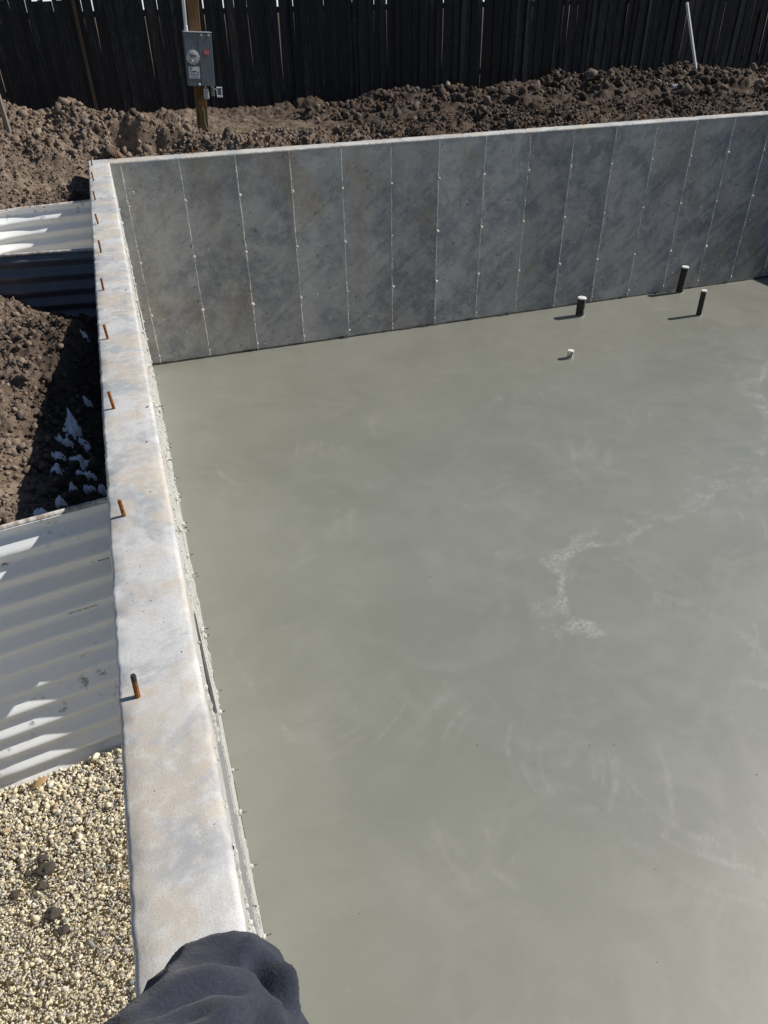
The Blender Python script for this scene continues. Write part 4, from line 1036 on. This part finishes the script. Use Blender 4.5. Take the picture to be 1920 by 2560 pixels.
def straw():
    n = 900; x = np.concatenate([nr.normal(2.1, .75, n), nr.uniform(3, 12, 140)]); y = np.concatenate([nr.normal(2.5, .7, n), nr.uniform(1.0, 4.2, 140)])
    k = (y > .45) & (y < 4.6) & (x > 1.1); x = x[k]; y = y[k]; n = len(x); z = ground_h(x, y)
    a = nr.uniform(0, 6.28, n); L = nr.uniform(.04, .16, n); up = nr.uniform(-.05, .5, n); w = .0022
    dx = np.cos(a); dy = np.sin(a)
    V = np.zeros((n, 6, 3))
    for j, t in enumerate((0, .5, 1)):
        cx = x + dx * L * t; cy = y + dy * L * t; cz = z + .006 + up * L * t - .3 * L * t * t * (up > .2); ww = w * (1 - .8 * t)
        V[:, 2 * j] = np.stack([cx - dy * ww, cy + dx * ww, cz], 1); V[:, 2 * j + 1] = np.stack([cx + dy * ww, cy - dx * ww, cz + .001], 1)
    b = np.arange(n)[:, None] * 6
    q = np.concatenate([b + np.array([0, 1, 3, 2]), b + np.array([2, 3, 5, 4])])
    me = fastmesh('dry_grass', V.reshape(-1, 3), q, 'straw'); fattr(me, 'tone', np.repeat(nr.random(n), 6))
    o = obj('dry_grass', me); o['kind'] = 'stuff'; tag(o, 'dry grass and straw on the trodden soil by the meter post', 'dry grass')
straw()
def crumbs():
    n = 70; x = nr.uniform(-.2, -.01, n); y = nr.uniform(-8.6, -.3, n)
    s = nr.uniform(.0015, .006, n) * (nr.random(n) ** 2 + .3); z = H + s * .4 + .001
    u = nr.uniform(0.4, 5.5, 60); v = nr.uniform(-8.8, -2.5, 60); s2 = nr.uniform(.0012, .0038, 60)
    P = np.concatenate([np.stack([x, y, z], 1), np.stack([u, v, s2 * .4 + .001], 1)]); S = np.concatenate([s, s2])
    vv, f = stones(P, S, .3); me = fastmesh('dirt_crumbs', vv, f, 'mud')
    o = obj('dirt_crumbs', me); o['kind'] = 'stuff'; tag(o, 'tiny dark dirt crumbs on the wall top and slab', 'dirt crumbs')
crumbs()

# ------------------------------------------------------------------ the photographer: standing on the wall, one knee forward
def sweep(path, rad, nseg=40, nring=70, fold=None, name='leg', mat='navy', parent=None):
    """path: control points; rad: (rx, ry) per control point; Catmull-Rom swept ellipse"""
    P = [Vector(p) for p in path]; n = len(P)
    def cr(arr, t):
        i = min(int(t), n - 2); f = t - i
        g = lambda k: arr[max(0, min(n - 1, k))]
        a, b, c, d = g(i - 1), g(i), g(i + 1), g(i + 2)
        return .5 * ((2 * b) + (c - a) * f + (2 * a - 5 * b + 4 * c - d) * f * f + (3 * b - a - 3 * c + d) * f ** 3)
    RX = [r[0] for r in rad]; RY = [r[1] for r in rad]
    V = []; F = []; side = Vector((1, 0, 0))
    for j in range(nring):
        t = (n - 1) * j / (nring - 1); p = cr(P, t); d = (cr(P, min(n - 1, t + .03)) - cr(P, max(0, t - .03))).normalized()
        b = d.cross(side).normalized(); a = b.cross(d).normalized()
        for k in range(nseg):
            th = 6.2831853 * k / nseg; rx, ry = cr(RX, t), cr(RY, t)
            m = 1 + (fold(t / (n - 1), th) if fold else 0)
            V.append(p + a * rx * m * math.cos(th) + b * ry * m * math.sin(th))
    for j in range(nring - 1):
        for k in range(nseg): F.append((j * nseg + k, j * nseg + (k + 1) % nseg, (j + 1) * nseg + (k + 1) % nseg, (j + 1) * nseg + k))
    F.append(tuple(reversed(range(nseg)))); F.append(tuple(range((nring - 1) * nseg, nring * nseg)))
    mb = MB(); mb.add(V, F); o = mb.build(name, mat, parent)
    o.data.polygons.foreach_set('use_smooth', [True] * len(o.data.polygons))
    return o
def skin_body(name, verts, edges, radii, mat, parent, root=0, sub=2):
    me = bpy.data.meshes.new(name); me.from_pydata(verts, edges, []); me.materials.append(M[mat])
    o = obj(name, me, parent)
    o.modifiers.new('skin', 'SKIN'); me.skin_vertices or None
    for i, r in enumerate(radii):
        r = r if isinstance(r, tuple) else (r, r); me.skin_vertices[0].data[i].radius = r
    me.skin_vertices[0].data[root].use_root = True
    o.modifiers['skin'].use_smooth_shade = True
    s = o.modifiers.new('sub', 'SUBSURF'); s.levels = s.render_levels = sub
    return o
CREASES = [((650, 2385), (700, 2480), .011, -.048), ((700, 2395), (735, 2500), .014, .020), ((440, 2492), (600, 2466), .010, -.017), ((440, 2455), (590, 2425), .022, .010), ((590, 2350), (640, 2362), .016, .012),
           ((640, 2560), (690, 2500), .008, -.015), ((350, 2545), (430, 2500), .010, -.010), ((520, 2560), (620, 2510), .016, .010), ((430, 2545), (520, 2535), .008, -.008), ((540, 2380), (600, 2400), .010, -.005)]
def person():
    bx, by = -.10, -9.06
    root = thing('person', 'person in navy trousers standing on the wall, one knee bent forward', 'person', (bx, by, H))
    B = lambda x, y, z: (x - bx, y - by, z - H)
    from mathutils import noise
    def fold(t, th):
        v = Vector((math.cos(th) * 1.3, math.sin(th) * 1.3, t * 9)); f = .06 * noise.noise(v * 1.1)
        f += .035 * math.sin(t * 40 + 1.9 * math.sin(th + .8) + 3.0 * noise.noise(v * .6)) * (.3 + .7 * math.sin(th + 2.2) ** 2)
        return f
    tr = sweep([B(-.165, -9.10, 3.26), B(-.130, -8.93, 3.14), B(-.080, -8.735, 3.008), B(-.038, -8.625, 2.918), B(-.020, -8.580, 2.83), B(-.025, -8.62, 2.62), B(-.04, -8.69, 2.45), B(-.045, -8.70, 2.345)],
               [(.122, .120), (.120, .108), (.108, .094), (.091, .080), (.087, .084), (.086, .090), (.080, .088), (.082, .098)], 96, 190, fold, 'trouser_leg', 'navy', root)
    # sags and creases of the loose cloth about the bent knee
    me = tr.data; co = np.empty(len(me.vertices) * 3); me.vertices.foreach_get('co', co); co = co.reshape(-1, 3)
    nm = np.empty_like(co.ravel()); me.vertices.foreach_get('normal', nm); nm = nm.reshape(-1, 3)
    wp = co + np.array([bx, by, H])
    def crease(a, b, w, amp):
        a = np.array(a); b = np.array(b); t = np.clip(((wp - a) @ (b - a)) / ((b - a) @ (b - a)), 0, 1)
        d = np.linalg.norm(wp - (a + t[:, None] * (b - a)), axis=1)
        return amp * np.exp(-(d / w) ** 2) * (.35 + .65 * np.sin(np.pi * np.clip(t * .9 + .05, 0, 1)))
    q_ = (wp - np.array(CAM_LOC)) @ np.array(CAMM); pu = 960 + FOC * q_[:, 0] / -q_[:, 2]; pv_ = 1280 - FOC * q_[:, 1] / -q_[:, 2]
    def dp(u, v):                     # the point of the leg that lies under this pixel
        e = np.hypot(pu - u, pv_ - v) + np.where(q_[:, 2] < -.02, 0, 1e6); near_ = np.nonzero(e < max(20, e.min() + 4))[0]
        return tuple(wp[near_[np.argmax(q_[near_, 2])]])
    disp = np.zeros(len(wp))
    for (p, q, w, am) in CREASES: disp += crease(dp(*p), dp(*q), w, am)
    for i_ in range(len(wp)):            # crumple of soft cloth: sharp ridges between slack hollows
        c_ = Vector(wp[i_]); n1 = noise.noise(c_ * 9 + Vector((3, 1, 7))); n2 = noise.noise(c_ * 21 + Vector((8, 2, 1)))
        disp[i_] += .019 * (.35 - abs(n1) ** .8) + .0075 * (.35 - abs(n2))
    co = co + nm * disp[:, None]; me.vertices.foreach_set('co', co.ravel()); me.update()
    def fold2(t, th): return .05 * noise.noise(Vector((math.cos(th) * 1.4, math.sin(th) * 1.4, t * 8 + 5)))
    sweep([B(-.20, -9.12, 3.24), B(-.19, -9.14, 3.05), B(-.17, -9.17, 2.85), B(-.15, -9.20, 2.6), B(-.14, -9.24, 2.345)], [(.10, .11), (.105, .105), (.09, .09), (.08, .082), (.078, .09)], 32, 50, fold2, 'trouser_leg', 'navy', root)
    sweep([B(-.118, -9.11, 3.12), B(-.118, -9.12, 3.22), B(-.118, -9.15, 3.34), B(-.118, -9.20, 3.52), B(-.118, -9.23, 3.70), B(-.118, -9.22, 3.80), B(-.118, -9.21, 3.84)], [(.12, .10), (.185, .125), (.175, .12), (.185, .125), (.20, .12), (.13, .09), (.07, .07)], 40, 60, fold2, 'sweatshirt', 'navy', root)
    # body under the clothes: continuous figure with head, arms and hands
    V = [B(-.118, -9.14, 3.25), B(-.118, -9.20, 3.5), B(-.118, -9.22, 3.72), B(-.118, -9.20, 3.84), B(-.118, -9.175, 3.93), B(-.118, -9.165, 4.02), B(-.118, -9.18, 4.09)]
    R_ = [(.10, .08), (.11, .08), (.12, .075), .05, (.068, .08), (.075, .09), (.05, .06)]
    E_ = [(i, i + 1) for i in range(6)]
    def chain(start, pts, rads):
        p = start
        for q, r in zip(pts, rads): V.append(q); R_.append(r); E_.append((p, len(V) - 1)); p = len(V) - 1
        return p
    cx, cy, cz = CAM_LOC
    for s in (-1, 1):
        sh = B(-.118 + s * .17, -9.22, 3.74); el = B(-.118 + s * .25, -9.16, 3.48); wr = B(.02 + s * .115, -9.06, 3.68)
        pal = B(.045 + s * .085, -9.025, 3.745)
        w = chain(2, [sh, el, wr, pal], [.055, .045, .028, .026])
        for k in range(4):
            dz = .018 - .013 * k
            chain(w, [B(.052 + s * (.078 + .004 * k), -9.005 + .002 * k, 3.765 + dz), B(.052 + s * (.064 + .003 * k), -8.992, 3.778 + dz), B(.052 + s * .048, -8.990, 3.785 + dz)], [.0095, .009, .008])
        chain(w, [B(.05 + s * .058, -9.03, 3.755), B(.05 + s * .040, -9.025, 3.775)], [.011, .0095])
    for s in (-1, 1):
        kneep = B(.01, -8.63, 2.86) if s > 0 else B(-.17, -9.17, 2.85); ank = B(-.03, -8.70, 2.40) if s > 0 else B(-.14, -9.24, 2.40)
        hip = B(-.04, -9.08, 3.2) if s > 0 else B(-.195, -9.12, 3.2)
        e = chain(0, [hip, kneep, ank], [.07, .05, .035])
        fo = B(-.03, -8.56, 2.345) if s > 0 else B(-.14, -9.10, 2.345)
        chain(e, [fo], [.03])
    skin_body('body', V, E_, R_, 'skin', root)
    # sleeves
    for s in (-1, 1):
        sweep([B(-.118 + s * .15, -9.22, 3.75), B(-.118 + s * .20, -9.21, 3.66), B(-.118 + s * .25, -9.165, 3.49), B(-.03 + s * .17, -9.11, 3.58), B(.02 + s * .12, -9.065, 3.665)], [(.07, .07), (.07, .07), (.06, .06), (.048, .05), (.04, .042)], 24, 40, fold2, 'sleeve', 'navy', root)
    obj('hair', lump_mesh('hair', .098, 'hair', 3.3, 3, .08, (.86, 1.0, .82)), root, B(-.118, -9.195, 4.055))
    hd = B(-.118, -9.085, 4.0)
    obj('nose', lump_mesh('nose', .016, 'skin', 5.1, 2, .05, (.8, 1.2, 1.3)), root, B(-.118, -9.082, 3.99))
    for s in (-1, 1):
        obj('ear', lump_mesh('ear', .026, 'skin', 6.1, 2, .1, (.35, .7, 1.1)), root, B(-.118 + s * .078, -9.17, 4.0))
        obj('eye', lump_mesh('eye', .010, 'dark', 7.1, 2, 0, (1.2, .6, .7)), root, B(-.118 + s * .03, -9.093, 4.015))
    for (x, y) in ((-.03, -8.66), (-.14, -9.20)):
        sweep([B(x, y - .06, 2.355), B(x, y, 2.36), B(x, y + .09, 2.352), B(x, y + .17, 2.345)], [(.04, .042), (.044, .046), (.048, .038), (.034, .028)], 24, 24, None, 'boot', 'boot', root)
    # phone
    ph = MB().box(-.037, .037, -.075, .075, -.012, -.004, .003).me('smartphone', 'phone')
    o = obj('smartphone', ph, None, Vector(CAM_LOC) + CAMM @ Vector((.0, -.045, .016)), Euler(CAM_ROT, 'XYZ'))
    tag(o, 'dark smartphone held out in both hands by the person on the wall', 'phone')
person()
